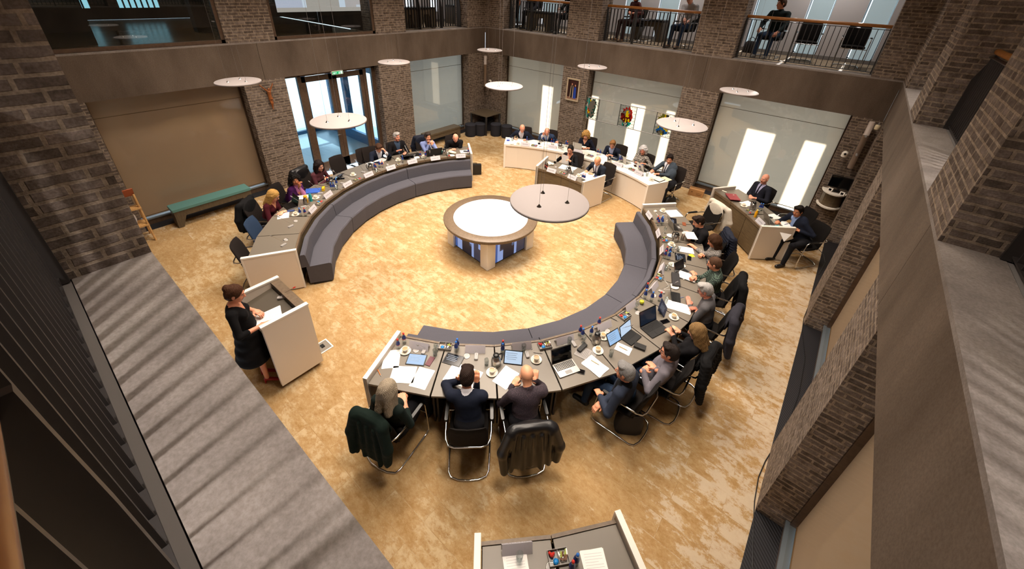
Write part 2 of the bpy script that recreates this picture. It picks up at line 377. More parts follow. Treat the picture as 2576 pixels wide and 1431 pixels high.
# unseen outer facade, its slots shaped to throw sun bands onto the back blinds
SUN_EL = math.radians(24)
bands = []
for u0, v0, u1, v1 in ((1366, 212, 1392, 216), (1481, 236, 1507, 240), (1589, 258, 1625, 264), (1679, 275, 1700, 279), (1882, 319, 1952, 335), (2028, 350, 2080, 360)):
    p, q = aty(u0, v0, .36), aty(u1, v1, .36); bands.append((p.x, q.x, 0.05, (p.z+q.z)/2+1.84*math.tan(SUN_EL)))
mb = MB(); cur = -.4
for a, b, z0, z1 in sorted(bands):
    wb(mb, 'B', cur, a, 2.2, 2.3, 0, 3.44); wb(mb, 'B', a, b, 2.2, 2.3, z1, 3.44); cur = b
wb(mb, 'B', cur, RW+2.6, 2.2, 2.3, 0, 3.44); struct(mb.build('wall_back', plain('facade_grey', '#e2ddd6', .8)))
g = MB(); g.bx(-40, 40, .5, 40, -.12, -.02); g.bx(-40, -.5, -40, .5, -.12, -.02)
struct(g.build('exterior_ground', plain('pale_paving', '#b9c2c8', .8)))
# entrance: glazed double door with side lights in the left wall
def doorbay():
    X = -.27; mb = MB(); y0, y1 = -7.37, -4.65
    def pl(ya, yb, z0, z1, m=0, x=X, t=.09): mb.bx(x-t/2, x+t/2, ya, yb, z0, z1, m)
    pl(y0, y1, 2.76, H1)
    L, Mi, R_ = -6.93, -6.0, -5.0
    for y in (L, R_): pl(y-.05, y+.05, 0, 2.78)
    pl(y1-.12, y1, 0, H1); pl(y0, L, 0, .1); pl(R_, y1, 0, .1)
    for ya, yb in ((y0+.02, L-.05), (R_+.05, y1-.12)): pl(ya, yb, .1, 2.76, 1, X, .012)
    fr = struct(mb.build('door_1', [M_FRAME, M_PANE0]))
    for k, (ya, yb) in enumerate(((L+.05, Mi-.004), (Mi+.004, R_-.05))):
        mb = MB()
        for a, b in ((ya, ya+.11), (yb-.11, yb)): pl(a, b, .02, 2.74, 0, X, .06)
        pl(ya, yb, .02, .3, 0, X, .06); pl(ya, yb, 2.6, 2.74, 0, X, .06); pl(ya+.11, yb-.11, .3, 2.6, 1, X, .012)
        d = struct(mb.build('door_%d' % (k+2), [M_FRAME, M_PANE0]))
        if k == 0:
            h = MB(); h.tube([(X+.03, yb-.055, 1.03), (X+.085, yb-.055, 1.03), (X+.085, yb-.17, 1.03)], .011, 8); h.build('door_handle', M_BRUSH, d)
    # lobby behind: floor, far glazing, blue frames, partition
    mb = MB(); mb.bx(-4.6, -.3, -9.5, -3.2, -.02, .005); struct(mb.build('floor', plain('lobby_floor', '#93a3ab', .25)))
    bl = plain('blue_steel', '#2f5f85', .4); mb = MB()
    for y in (-8.6, -7.3, -6.35, -5.15, -4.2): mb.bx(-4.0, -3.88, y-.08, y+.08, 0, 3.3)
    for x, y in ((-1.6, -7.55), (-2.4, -4.45), (-1.2, -4.5)): mb.bx(x-.09, x+.09, y-.09, y+.09, 0, 3.3)
    mb.bx(-4.0, -3.88, -9.5, -3.2, 2.5, 2.7); mb.bx(-4.0, -3.88, -9.5, -3.2, 0, .12); mb.bx(-4, -.5, -4.55, -4.45, 2.5, 2.7); mb.bx(-4, -.5, -4.55, -4.45, 0, .35)
    struct(mb.build('wall_left', bl))
    mb = MB(); mb.bx(-4.6, -.5, -9.5, -3.2, 3.3, 3.42); struct(mb.build('ceiling', M_WALLW))
    mb = MB(); mb.bx(-3.4, -.5, -9.5, -9.3, 0, 3.3); mb.bx(-12, -11.8, -14, -9.2, 0, 5); struct(mb.build('wall_left', plain('lobby_wall', '#8fa4b0', .7)))
doorbay()
# upper left: dark hall behind two large panes
def hall():
    y0, y1 = -11.2, -4.6
    mb = MB(); mb.bx(-6.5, -.1, -11.6, -4.55, H2-.2, H2-.01); struct(mb.build('floor', wood('hall_parquet', '#6b4a2b', '#8a6238', (1.5, 20, 1), .25)))
    dk = plain('hall_dark_wall', '#241d19', .8); mb = MB()
    wins = [(-10.6, -9.5, H2+.3, 4.9), (-8.9, -7.9, H2+.3, 4.9), (-6.9, -6.2, H2+.1, 5.2), (-5.7, -5.3, H2+.35, 5.0)]
    cur = -11.6
    for a, b, za, zb in wins:
        mb.bx(-6.6, -6.4, cur, a, H2, TOPZ); mb.bx(-6.6, -6.4, a, b, H2, za); mb.bx(-6.6, -6.4, a, b, zb, TOPZ); cur = b
    mb.bx(-6.6, -6.4, cur, -4.4, H2, TOPZ); mb.bx(-6.6, -.62, -4.5, -4.35, H2, TOPZ); mb.bx(-6.6, -.62, -11.75, -11.6, H2, TOPZ); mb.bx(-2.6, -2.3, -8.25, -7.55, H2, TOPZ)
    mb.bx(-2.9, -.9, -11.5, -10.4, H2, 5.2); mb.bx(-6.6, -.6, -11.7, -4.4, 6.6, 6.7); struct(mb.build('wall_left', dk))
    global nwin
    for a, b, za, zb in wins:
        nwin += 1; mb = MB(); mb.bx(-6.46, -6.45, a, b, za, zb, 1)
        n = int((b-a)/.14)
        for i in range(n+1): mb.bx(-6.42, -6.38, a+i*(b-a)/n-.018, a+i*(b-a)/n+.018, za, zb)
        struct(mb.build('window_%d' % nwin, [plain('black_bars', '#0d1518', .5), emis('daylit_pane', '#9fd6e6', 1.6)]))
    for a, b in ((-11.2, -8.43), (-7.39, -4.6)):
        nwin += 1; mb = MB()
        mb.bx(-.12, -.04, a, b, H2+.005, H2+.075); mb.bx(-.12, -.04, a, a+.07, H2, 6.7); mb.bx(-.12, -.04, b-.07, b, H2, 6.7); mb.bx(-.085, -.075, a+.07, b-.07, H2+.07, 6.7, 1)
        struct(mb.build('window_%d' % nwin, [M_FRAME, thin_glass('hall_pane', '#dde4e4', .07, .0, .12)]))
    # projection screen hanging behind the second pane
    X = -.75; p, q = atx(698, 32, X), atx(925, 26, X); zb = (p.z+q.z)/2
    t = thing('projection_screen', 'large projection screen glowing behind the upper glass pane, a dim picture on it', 'screen', (X, (p.y+q.y)/2, zb)); w = q.y-p.y
    b = MB(); b.bx(-.03, 0, -w/2-.16, w/2+.12, -.1, 2.2); b.build('border', plain('screen_border', '#070605', .8), t)
    s_ = MB(); s_.bx(0, .004, -w/2, w/2, 0, 2.0, 0)
    for a, b2, z0, z1, m in ((-.5, -.24, .1, 2, 1), (-.24, -.2, .1, 2, 2), (.16, .23, .1, 2, 2), (-.2, .16, .1, 2, 3), (.23, .5, .1, 2, 4), (.36, .49, .1, .16, 2), (-.5, .5, 0, .1, 3)):
        s_.bx(.004, .006, a*w, b2*w, z0, z1, m)
    s_.build('picture', [emis('picture_white', '#d6d2dc', 1.25), emis('picture_lilac', '#d3d0e2', 1.3), emis('picture_bright', '#e4e6f4', 1.4), emis('picture_beige', '#d3c2b8', 1.1), emis('picture_rose', '#d9c8c6', 1.2)], t)
hall()
# railings: flat bars, tapered posts, round oak handrail
def railing(side, s0, s1, label, posts, d=.37, tip=True):
    c = wxy(side, (s0+s1)/2, d); along_x = side in 'BD'
    t = thing('balcony_railing', label, 'railing', (c[0], c[1], H2), 0 if along_x else PI/2 if side == 'C' else -PI/2, 'balcony railings')
    if side == 'D': t.rotation_euler = (0, 0, PI)
    w = (s1-s0)/2; z0 = .035
    r = MB(); r.bx(-w, w, -.03, .03, z0, z0+.012); r.bx(-w, w, -.03, .03, .885, .897); r.build('rail', M_STEEL, t)
    n = int(round(2*w/.108)); ps = [-w+2*w*i/n for i in range(n+1)]
    pp = [-w+.012]+[-w+2*w*f_ for f_ in posts]+[w-.012]
    base = None
    for x in ps[1:-1]:
        if any(abs(x-q) < .05 for q in pp): continue
        if base is None:
            b = MB(); b.bx(-.006, .006, -.026, .026, z0, .89); base = b.build('baluster', M_STEEL, t); base.location = (x, 0, 0)
        else:
            o = base.copy(); COL.objects.link(o); o.parent = t; o.location = (x, 0, 0)
    for x in pp:
        b = MB(); b.prism([(-.011, -.06), (.011, -.06), (.011, .07), (-.011, .07)], z0-.03, .62)
        b.add([(-.011, -.06, .62), (.011, -.06, .62), (.011, .07, .62), (-.011, .07, .62), (-.009, -.055, .92), (.009, -.055, .92), (.009, -.015, .92), (-.009, -.015, .92)],
              [(0, 1, 5, 4), (1, 2, 6, 5), (2, 3, 7, 6), (3, 0, 4, 7), (4, 5, 6, 7)]); o = b.build('post', M_STEEL, t); o.location = (x, 0, 0)
    h = MB(); hy = -.015 if side == 'D' else -.02; h.tube([(-w, hy, .955), (w, hy, .955)], .034, 14); h.build('handrail', M_RAIL, t)
    return t
for s0, s1, l, p in ((.86, 3.47, 'grey bar railing with oak handrail before the cropped seated visitors near the corner', (.36,)), (4.61, 7.4, 'grey bar railing with oak handrail before the curly haired and the bald visitor', (.33, .68)), (8.43, 11.23, 'grey bar railing with oak handrail before the man in dark green and two empty chairs', (.4,))):
    railing('B', s0, s1, l, p)
railing('A', -3.54, -.93, 'grey bar railing above the glass door side, before the empty console tables', (.33, .68))
railing('C', -7.14, -4.26, 'grey bar railing seen edge on between the brick piers of the side balcony', (.5,))
railing('C', -3.35, -1.01, 'grey bar railing in the far slot of the side balcony, next to the back wall', (.5,))
railing('C', -10.99, -8.21, 'grey bar railing cut off at the frame edge beside the broad stone ledge', (.5,))
railing('D', 8.18, 11.34, 'large dark bar railing close to the camera above the near stone ledge', (.36,), .40)
# ---------------------------------------------------------------- furniture
RC, LC = Vector((5.88, -6.34, 0)), Vector((6.07, -6.46, 0))       # centres of the near and the far half ring
def pol(c, r, a): a = math.radians(a); return (c[0]+r*math.cos(a), c[1]+r*math.sin(a))
def loft(mb, rings, m=0, cap=True):
    n = len(rings[0]); vs = [p for r in rings for p in r]
    fs = [(i*n+k, i*n+(k+1) % n, (i+1)*n+(k+1) % n, (i+1)*n+k) for i in range(len(rings)-1) for k in range(n)]
    mb.add(vs, fs, m, True)
    if cap: mb.add(rings[0], [tuple(range(n-1, -1, -1))], m); mb.add(rings[-1], [tuple(range(n))], m)
def desk_unit(c, a0, a1, ri, ro, label, group, top=M_DESK, fas=M_FASC, rim=M_RIM, fz=.04):
    am = (a0+a1)/2; o = pol(c, (ri+ro)/2, am); t = thing('council_desk', label, 'desk', (o[0], o[1], 0), 0, group)
    L = lambda r, a: tuple(x-y for x, y in zip(pol(c, r, a), o)); g = .12
    d = MB(); d.prism([L(ri+.035, a0+g), L(ro, a0+g), L(ro, a1-g), L(ri+.035, a1-g)], DZ-.03, DZ); d.build('desktop', top, t, bevel=.003)
    e = MB(); e.prism([L(ri, a0+.04), L(ri+.032, a0+.04), L(ri+.032, a1-.04), L(ri, a1-.04)], DZ-.05, DZ+.008); e.build('rim', rim, t)
    f_ = MB(); f_.prism([L(ri+.02, a0+.06), L(ri+.045, a0+.06), L(ri+.045, a1-.06), L(ri+.02, a1-.06)], fz, DZ-.05); f_.build('fascia', fas, t)
    for a in (a0+.35, a1-.35):
        l = MB(); p, q = L(ri+.06, a), L(ro-.18, a); l.box(((p[0]+q[0])/2, (p[1]+q[1])/2, (DZ-.03)/2+.005), (math.dist(p, q), .025, DZ-.04), math.radians(a)); l.build('leg', M_STEEL, t)
    return t
def end_panel(c, a, ri, ro, sgn, label, h=.86, th=.06, group=None, r0=-.02, r1=.0):
    p, q = pol(c, ri+r0, a), pol(c, ro+r1, a); n = math.radians(a+90*sgn)
    m = ((p[0]+q[0])/2+math.cos(n)*th/2, (p[1]+q[1])/2+math.sin(n)*th/2)
    t = thing('end_panel', label, 'panel', (m[0], m[1], 0), math.radians(a), group)
    b = MB(); b.box((0, 0, h/2+.005), (math.dist(p, q), th*.86, h-.03)); b.build('board', M_CREAM, t)
    b = MB(); L = math.dist(p, q)/2; b.bx(-L, L, -th/2, th/2, h-.03, h); b.bx(-L, -L+.03, -th/2, th/2, .005, h-.03); b.bx(L-.03, L, -th/2, th/2, .005, h-.03); b.build('edge_band', M_WHITE, t, bevel=.003)
    return t
RSEAT = ['the woman with the grey blonde bob', 'the dark haired man in a navy suit', 'the bald man in a dotted black shirt', 'the grey haired man in a blue blazer', 'the man in a grey shirt with folded arms', 'the blonde woman holding a phone', 'the white haired man in a grey shirt', 'the man in a green plaid shirt', 'the woman in a speckled jacket', 'the young man in a black shirt', 'the empty chair with the white coat']
LSEAT = ['the brown empty chair by the speaker', 'the empty chair in bluish light', 'the blonde woman in maroon', 'the woman in a purple jacket', 'the dark haired woman in maroon', 'the first empty chair before the glass door', 'the second empty chair before the glass door', 'the man in a navy jacket holding his head', 'the white haired man in a black jacket', 'the woman in a pale blue shirt', 'the bald man in black']
for k in range(11):
    desk_unit(RC, -66.8+10.5*k, -66.8+10.5*(k+1), 3.60, 4.43, 'grey desk unit in front of '+RSEAT[k], 'desk units of the near half ring')
LS = LSEAT[:5]+['the two empty chairs before the glass door']+LSEAT[7:]
for k in range(10):
    desk_unit(LC, -118.9-10.05*(k+1), -118.9-10.05*k, 3.66, 4.43, 'grey desk unit in front of '+(LS[k] if k < len(LS) else LSEAT[-1]), 'desk units of the far half ring')
end_panel(RC, -66.8, 3.62, 4.43, -1, 'white end panel beside the woman with the grey blonde bob')
end_panel(RC, 48.7, 3.62, 4.43, 1, 'white end panel next to the white coat chair')
end_panel(LC, -118.9, 3.66, 4.5, 1, 'white end panel behind the lectern')
end_panel(LC, -118.9-100.6, 3.2, 4.5, -1, 'narrow white end panel beside the bald man in black', r0=.42)
# curved grey bench sections
def bench(c, a0, a1, rs, rb, label, group):
    am = (a0+a1)/2; o = pol(c, rs+.3, am); t = thing('curved_bench', label, 'bench', (o[0], o[1], 0), 0, group)
    n = max(2, round(abs(a1-a0)/10.4)); A = [a0+.1+(a1-a0-.2)*i/n for i in range(n+1)]
    def sweep(prof, name, mat):
        rings = []
        for a in A:
            rings.append([(pol(c, r, a)[0]-o[0], pol(c, r, a)[1]-o[1], z) for r, z in prof])
        mb = MB(); loft(mb, rings); x = mb.build(name, mat, t); x.data.polygons.foreach_set('use_smooth', [False]*len(x.data.polygons)); return x
    sweep([(rs+.03, .03), (rs+.02, .05), (rs, .40), (rs+.015, .425), (rs+.04, .435), (rb+.06, .425), (rb+.06, .05)], 'seat', M_GREYF)
    sweep([(rb, .43), (rb+.03, .68), (rb+.045, .70), (rb+.11, .70), (rb+.125, .68), (rb+.14, .43)], 'backrest', M_GREYF)
    sweep([(rs+.06, .0), (rs+.06, .03), (rb, .03), (rb, 0)], 'plinth', M_BLACKP)
    return t
for a0, a1, l in ((48.6, 17.7, 'short curved grey bench section before the white coat chair'), (17.7, -3.0, 'curved grey bench section before the plaid shirt and the white haired man'), (-3, -34.9, 'curved grey bench section before the open laptops'), (-34.9, -66.4, 'curved grey bench section ending next to the woman with the grey blonde bob')):
    bench(RC, a1, a0, 3.0, 3.43, l, 'bench sections of the near half ring')
for a0, a1, l in ((-118.6, -150, 'curved grey bench section behind the lectern and before the blonde woman in maroon'), (-150, -189.6, 'curved grey bench section in the middle of the far half ring'), (-189.6, -219.3, 'curved grey bench section at the end by the bald man in black')):
    bench(LC, a1, a0, 3.13, 3.5, l, 'bench sections of the far half ring')
# round table with screens
TC = Vector((5.95, -6.27, 0))
t = thing('round_table', 'round table with glowing white top and four video screens between white legs', 'table', TC)
b = MB(); b.lathe([(.80, .752), (1.0, .752), (1.012, .742), (1.005, .70), (.97, .66), (.80, .64)], 64, cap=False); b.build('rim', M_RIM, t)
b = MB(); b.lathe([(1e-6, .75), (.805, .75), (.805, .70), (1e-6, .70)], 64); b.build('light_top', emis('table_light', '#fff9f4', 1.6), t)
for k in range(4):
    a = math.radians(45+90*k)-.12; d = Vector((math.cos(a), math.sin(a), 0)); b = MB(); b.box(d*.80+Vector((0, 0, .33)), (.22, .22, .64), a+PI/4); b.build('leg', M_WHITE, t, bevel=.004)
scr = [emis('screen_blue', '#3f5ea0', .8), emis('screen_pale', '#8fa3d6', .9), emis('screen_dark', '#2a2838', .5), emis('screen_brick', '#4a4a5e', .6), M_BLACKP, emis('screen_skin', '#77617a', .6)]
for k in range(4):
    a = math.radians(90*k)-.12; M = Matrix.Rotation(a, 3, 'Z'); b = MB()
    def q(y0, y1, z0, z1, m, x): b.box(M @ Vector((x, (y0+y1)/2, (z0+z1)/2)), (.004, y1-y0, z1-z0), a, m)
    b.box(M @ Vector((.60, 0, .335)), (.05, .92, .60), a, 4); X = .627
    q(-.44, .44, .06, .62, 3, X); q(-.44, -.36, .06, .62, 0, X+.002); q(-.36, -.2, .06, .30, 1, X+.002); q(-.36, -.3, .3, .62, 1, X+.002)
    q(-.2, .12, .06, .36, 2, X+.002); q(-.27, .05, .34, .62, 2, X+.003); q(-.16, -.09, .46, .56, 5, X+.004); q(.05, .19, .3, .62, 1, X+.002); q(.12, .19, .06, .3, 1, X+.002); q(.34, .42, .36, .48, 1, X+.002)
    for i in range(14): q(.2, .44, .09+.036*i, .095+.036*i, 2, X+.001)
    b.build('screen', scr, t)
# lectern
t = thing('lectern', 'tall white sided lectern with sunken grey top and microphone, on castors', 'lectern', (5.78, -10.66, 0))
for x, nm in ((.43, 1), (-.43, 0)):
    b = MB(); b.bx(x-.028, x+.028, -.30, .30, .07, 1.17); b.build('side_panel', M_CREAM, t)
    b = MB(); b.bx(x-.032, x+.032, -.31, .31, 1.17, 1.20); b.build('top_edge', M_WHITE, t, bevel=.003)
b = MB(); b.bx(-.4, .4, .26, .29, .07, 1.15); b.bx(-.4, .4, .18, .3, 1.14, 1.17); b.build('front_panel', M_RIM, t)
b = MB(); b.add([(-.4, -.28, 1.0), (.4, -.28, 1.0), (.4, .18, 1.08), (-.4, .18, 1.08), (-.4, -.28, .98), (.4, -.28, .98), (.4, .18, 1.06), (-.4, .18, 1.06)], [(0, 1, 2, 3), (7, 6, 5, 4), (0, 4, 5, 1), (1, 5, 6, 2), (2, 6, 7, 3), (3, 7, 4, 0)]); b.build('reading_top', plain('dark_linoleum', '#4f473c', .5), t)
for x in (-.38, .38):
    for y in (-.24, .24):
        b = MB(); b.lathe([(.03, -.013), (.034, 0), (.03, .013)], 14, (x, y, .034), 0, Matrix.Rotation(PI/2, 3, 'X')); b.bx(x-.012, x+.012, y-.012, y+.012, .05, .08); b.build('castor', M_GREYP, t)
# cantilever chairs
def chair(fab=M_BLACK, tube=M_CHROME, name='cantilever_chair'):
    t = thing(name, '', 'chair')
    b = MB(); rings = []
    for y, w, z in ((-.22, .40, .455), (-.1, .46, .45), (.1, .47, .455), (.2, .45, .465), (.235, .40, .45)):
        rings.append([(w/2*math.copysign(abs(math.cos(a))**.5, math.cos(a)), y, z+.032*math.copysign(abs(math.sin(a))**.5, math.sin(a))) for a in [2*PI*k/14 for k in range(14)]])
    loft(b, rings); b.build('seat', fab, t)
    b = MB(); rings = []
    for i in range(11):
        s = i/10; z = .42+.53*s; yb = -.22-.09*s-.03*s*s; w = .455-(.06*(s-.75)/.25 if s > .75 else 0)-(.03*(.15-s)/.15 if s < .15 else 0); th = .024 if 0 < i < 10 else .008
        rg = []
        for k in range(16):
            a = 2*PI*k/16; x = w/2*math.copysign(abs(math.cos(a))**.6, math.cos(a)); rg.append((x, yb+th*math.copysign(abs(math.sin(a))**.7, math.sin(a))+.045*(2*x/.46)**2, z-.012*(2*x/.46)**2*s))
        rings.append(rg)
    loft(b, rings); b.build('backrest', fab, t)
    h = [(.24, -.27, .013), (.25, -.05, .013), (.26, .2, .013), (.264, .262, .03), (.266, .285, .08), (.268, .27, .35), (.27, .25, .58), (.27, .235, .635), (.27, .2, .66), (.265, .0, .655), (.26, -.18, .65), (.25, -.26, .645), (.22, -.32, .64), (.15, -.345, .64)]
    lo = [(-x, y, z) for x, y, z in h[::-1]]
    fl = [(-.21, -.33, .013), (-.12, -.365, .013), (0, -.375, .013), (.12, -.365, .013), (.21, -.33, .013)]
    b = MB(); b.tube(h+lo+fl, .0115, 8, True); b.tube([(.262, .26, .43), (-.262, .26, .43)], .009, 6); b.build('frame', tube, t)
    for sx in (1, -1):
        b = MB(); b.rbox((sx*.267, .08, .672), (.04, .26, .02), .015); b.build('armrest', M_BLACKP, t)
    return t
CH = Proto(chair); CHB = Proto(lambda: chair(cloth('#2b3c55', '#1d2a3d', 320, .9, .1), M_CHROME)); CHD = Proto(lambda: chair(cloth('#241d1b', '#17120f', 320, .9, .1), M_CHROME))  # CHB: same chair, the blue light on it painted into the fabric colour
# college bench behind, secretary desk, side desk, near desk
def college():
    t = thing('college_desk', 'long curved white and cream desk of the six people at the back', 'desk', (5.6, -1.7, 0)); o = (5.6, -1.7); ri, ro = 4.45, 5.13
    L = lambda r, a: tuple(x-y for x, y in zip(pol(RC, r, a), o)); A = [125-61*i/12 for i in range(13)]
    def band(r0, r1, z0, z1, nm, mat, A=A):
        mb = MB(); pr = [L(r0, a) for a in A]+[L(r1, a) for a in A[::-1]]; mb.prism(pr, z0, z1); return mb.build(nm, mat, t)
    band(ri, ro, DZ-.05, DZ, 'desktop', M_WHITE)
    for i in range(4):
        B = [125-61*(i*3+j)/12 for j in range(4)]; B[0] -= .06; B[-1] += .06; band(ri+.03, ri+.055, .02, DZ-.05, 'front_panel', M_CREAM, B)
    for a, s in ((125, 1), (64, -1)):
        mb = MB(); p, q = L(ri, a), L(ro, a); mb.box(((p[0]+q[0])/2, (p[1]+q[1])/2, DZ/2), (math.dist(p, q), .06, DZ+.004), math.radians(a)); mb.build('end_panel', M_WHITE, t)
    return t
college()
for k, (a0, a1) in enumerate(((76.2, 90), (90, 103.8))):
    desk_unit(RC, a0, a1, 2.93, 3.70, 'small brown fronted desk unit of the ' + ('bald man writing in a book' if k == 0 else 'woman holding up a paper'), 'secretary desk units')
end_panel(RC, 76.2, 2.93, 3.73, -1, 'white end panel beside the bald man writing in a book')
end_panel(RC, 103.8, 2.93, 3.73, 1, 'white end panel beside the cola bottles')
for k in range(3):
    desk_unit(RC, 38+5.77*k, 38+5.77*(k+1), 5.91, 6.63, 'brown fronted side desk unit with ' + ('the silver laptop', 'the coffee jug', 'the red folders')[k], 'side desk units')
end_panel(RC, 38, 5.9, 6.62, -1, 'white end panel of the side desk below the hanging paper')
end_panel(RC, 55.3, 5.9, 6.55, 1, 'white end panel of the side desk beside the red folders')
for k in range(2):
    desk_unit(RC, -48+6.2*k, -48+6.2*(k+1), 5.87, 6.72, 'grey desk unit cut off at the frame bottom, with ' + ('the upturned glass', 'only a paper and bottles')[k], 'cropped desk units')
end_panel(RC, -48, 5.85, 6.72, -1, 'white end panel of the cropped desk beside the upturned glass')
end_panel(RC, -35.6, 5.85, 6.72, 1, 'white end panel of the cropped desk on the side of the loose paper')
# teal bench, easel rack, stools, corner table
def slab_bench(name, label, cat, loc, rz, L, D, H, top, body, group=None, leg=.16):
    t = thing(name, label, cat, loc, rz, group); h = L/2; d = D/2
    b = MB(); b.rbox((0, 0, H-.03), (L, D, .06), .02); b.build('cushion', top, t)
    b = MB(); b.bx(-h+.02, h-.02, -d+.015, d-.015, H-.2, H-.06)
    b.build('apron', body, t)
    for s in (-1, 1):
        b = MB(); x0, x1, x2 = s*(h-.02), s*(h-.02-leg*1.25), s*(h-.02-leg*.55)
        b.prism([(0, 0), (1, 0), (1, 1), (0, 1)], 0, 1); b.v = []; b.f = []; b.m = []; b.s = []
        V = [(x0, -d+.015, H-.2), (x1, -d+.015, H-.2), (x1, d-.015, H-.2), (x0, d-.015, H-.2), (x0+s*.01, -d+.015, 0), (x2, -d+.015, 0), (x2, d-.015, 0), (x0+s*.01, d-.015, 0)]
        F = [(0, 1, 2, 3), (4, 7, 6, 5), (0, 4, 5, 1), (1, 5, 6, 2), (2, 6, 7, 3), (3, 7, 4, 0)]
        b.add(V, [f[::-1] for f in F] if s < 0 else F); b.build('leg', body, t)
    return t
M_TEAL = plain('teal_leather', '#55827d', .5); M_DOAK = wood('dark_oak', '#4a4033', '#5f523f', (12, 12, 2))
slab_bench('upholstered_bench', 'long bench with teal cushion in front of the tan blind', 'bench', (.18, -9.74, 0), PI/2, 1.62, .36, .46, M_TEAL, M_DOAK)
slab_bench('wooden_bench', 'long low brown bench half hidden behind the seated man in black', 'bench', (.14, -2.45, 0), PI/2, 1.6, .36, .44, M_DOAK, M_DOAK)
def stool(): 
    t = thing('round_stool', '', 'stool'); b = MB(); b.lathe([(.20, .02), (.205, .05), (.205, .40)], 24); b.build('body', M_POUF, t)
    b = MB(); b.lathe([(.205, .40), (.21, .41), (.21, .44), (.195, .46), (1e-6, .462)], 24); b.build('seat_pad', M_POUF, t)
    b = MB(); b.lathe([(.18, .0), (.18, .02)], 16); b.build('base', M_BLACKP, t); return t
ST = Proto(stool)
for (u, v), l in (((1184, 341), 'round dark grey stool first to the side of the grey bench end'), ((1208, 339), 'round dark grey stool half under the corner table, next to the front table leg'), ((1247, 340), 'round dark grey stool beyond the front leg of the corner table'), ((1274, 345), 'round dark grey stool nearest the white curved desk'), ((1228, 326), 'round dark stool hidden deep under the corner table')):
    p = at(u, v, .0); ST.put((p.x, p.y, 0), 0, l, 'round stools by the corner table')
t = thing('corner_table', 'square brown table in the brick corner above the stools', 'table', (.46, -.45, 0))
b = MB(); b.box((0, 0, .735), (.84, .84, .03)); b.build('tabletop', M_DOAK, t)
for x in (-.38, .38):
    for y in (-.38, .38):
        b = MB(); b.bx(x-.025, x+.025, y-.025, y+.025, 0, .72); b.build('leg', M_STEEL, t)
t = thing('display_rack', 'light wooden display rack with white basket peeking out past the brick pier', 'rack', (.34, -11.27, 0), 0)
wd = wood('pale_pine', '#b88a52', '#d0a56c')
for y in (-.25, .25):
    b = MB(); b.tube([(.2, y, 0), (.03, y, 1.05)], .02, 6); b.tube([(-.2, y, 0), (-.03, y, 1.05)], .02, 6); b.build('leg', wd, t)
for a in ((-.16, .17, .36), (-.1, .12, .74)): b = MB(); b.bx(a[0], a[1], -.27, .27, a[2], a[2]+.03); b.build('shelf', wd, t)
b = MB(); b.lathe([(.11, .39), (.14, .52), (.13, .62), (.08, .66), (1e-6, .67)], 18); b.build('basket', plain('white_paint', '#cfc8c6', .6), t)
b = MB(); b.box((.02, .1, 1.1), (.02, .34, .2), 0, 0, Matrix.Rotation(.5, 3, 'Y')); b.build('orange_board', plain('orange_card', '#a5502a', .6), t)
# pendant discs on three wires
def disc():
    t = thing('pendant_lamp', '', 'lamp'); b = MB(); b.lathe([(1e-6, -.022), (.36, -.022), (.385, -.014), (.385, .004), (.378, .01), (1e-6, .01)], 48); b.build('disc', M_DISC, t)
    for k in range(3):
        a = 2*PI*k/3+.5; x, y = .17*math.cos(a), .17*math.sin(a); b = MB(); b.lathe([(.024, .01), (.018, .016), (.008, .03), (1e-6, .04)], 12, (x, y, 0)); b.build('wire_clamp', M_CHROME, t)
        b = MB(); b.tube([(x, y, .03), (x, y, 4.08)], .0014, 4); b.build('wire', plain('wire_grey', '#77706c', .5), t)
    return t
DP = Proto(disc)
for u, v, l in ((599, 205, 'before the tan blind on the far side'), (852, 303.5, 'in front of the glass door'), (991, 156, 'above the brick pier beside the glass door'), (1232, 126, 'in the far corner above the white column speaker'), (1268, 216, 'above the corner stools'), (1490, 168, 'half in sunlight beside the framed photograph'), (1715, 314, 'overlapping the third stained glass panel'), (1859, 230, 'above the blind of the side desk'), (1382.5, 507, 'the largest one, overlapping the round table')):
    p = at(u, v, 3.3); DP.put(p, 0, 'grey suspended disc '+l, 'suspended discs')
# wall pieces
def on_back(u0, u1, v): return aty(u0, v, 0), aty(u1, v, 0)
t = thing('framed_photograph', 'framed photograph of a couple, she in a blue gown, on the brick pier', 'picture', (3.95, -.02, 2.15))
b = MB()
for a in ((-.245, -.2, -.36, .36), (.2, .245, -.36, .36), (-.2, .2, .315, .36), (-.2, .2, -.36, -.315)): b.bx(a[0], a[1], -.02, .015, a[2], a[3])
b.build('frame', plain('pale_gold_frame', '#b7a68c', .4), t)
b = MB(); b.bx(-.2, .2, -.004, .01, -.315, .315); b.bx(-.2, .2, -.006, -.004, -.315, -.24, 1)
def fig(x, w, z0, z1, m, hd, dy=-.008): 
    b.add([(x-w*.5, dy, z0), (x+w*.5, dy, z0), (x+w*.36, dy, z1-.1), (x+w*.2, dy, z1-.07), (x-w*.2, dy, z1-.07), (x-w*.36, dy, z1-.1)], [tuple(range(6))], m)
    if hd: b.ell((x, dy, z1-.03), (.024, .004, .034), None, 8, 3)
fig(-.04, .13, -.26, .2, 5, False); fig(-.04, .07, -.26, .2, 2, True, -.011); fig(.08, .11, -.27, .17, 4, True)
for x in (-.17, -.13, .15): b.bx(x, x+.012, -.007, -.004, -.24, .3, 2)
b.build('print', [plain('photo_maroon', '#3a1a14', .4), plain('photo_floor', '#8e6a58', .4), plain('photo_black', '#120c0b', .4), plain('photo_skin', '#c98f70', .4), plain('photo_blue', '#1c3f9c', .4), plain('photo_robe', '#b9a58c', .4)], t)
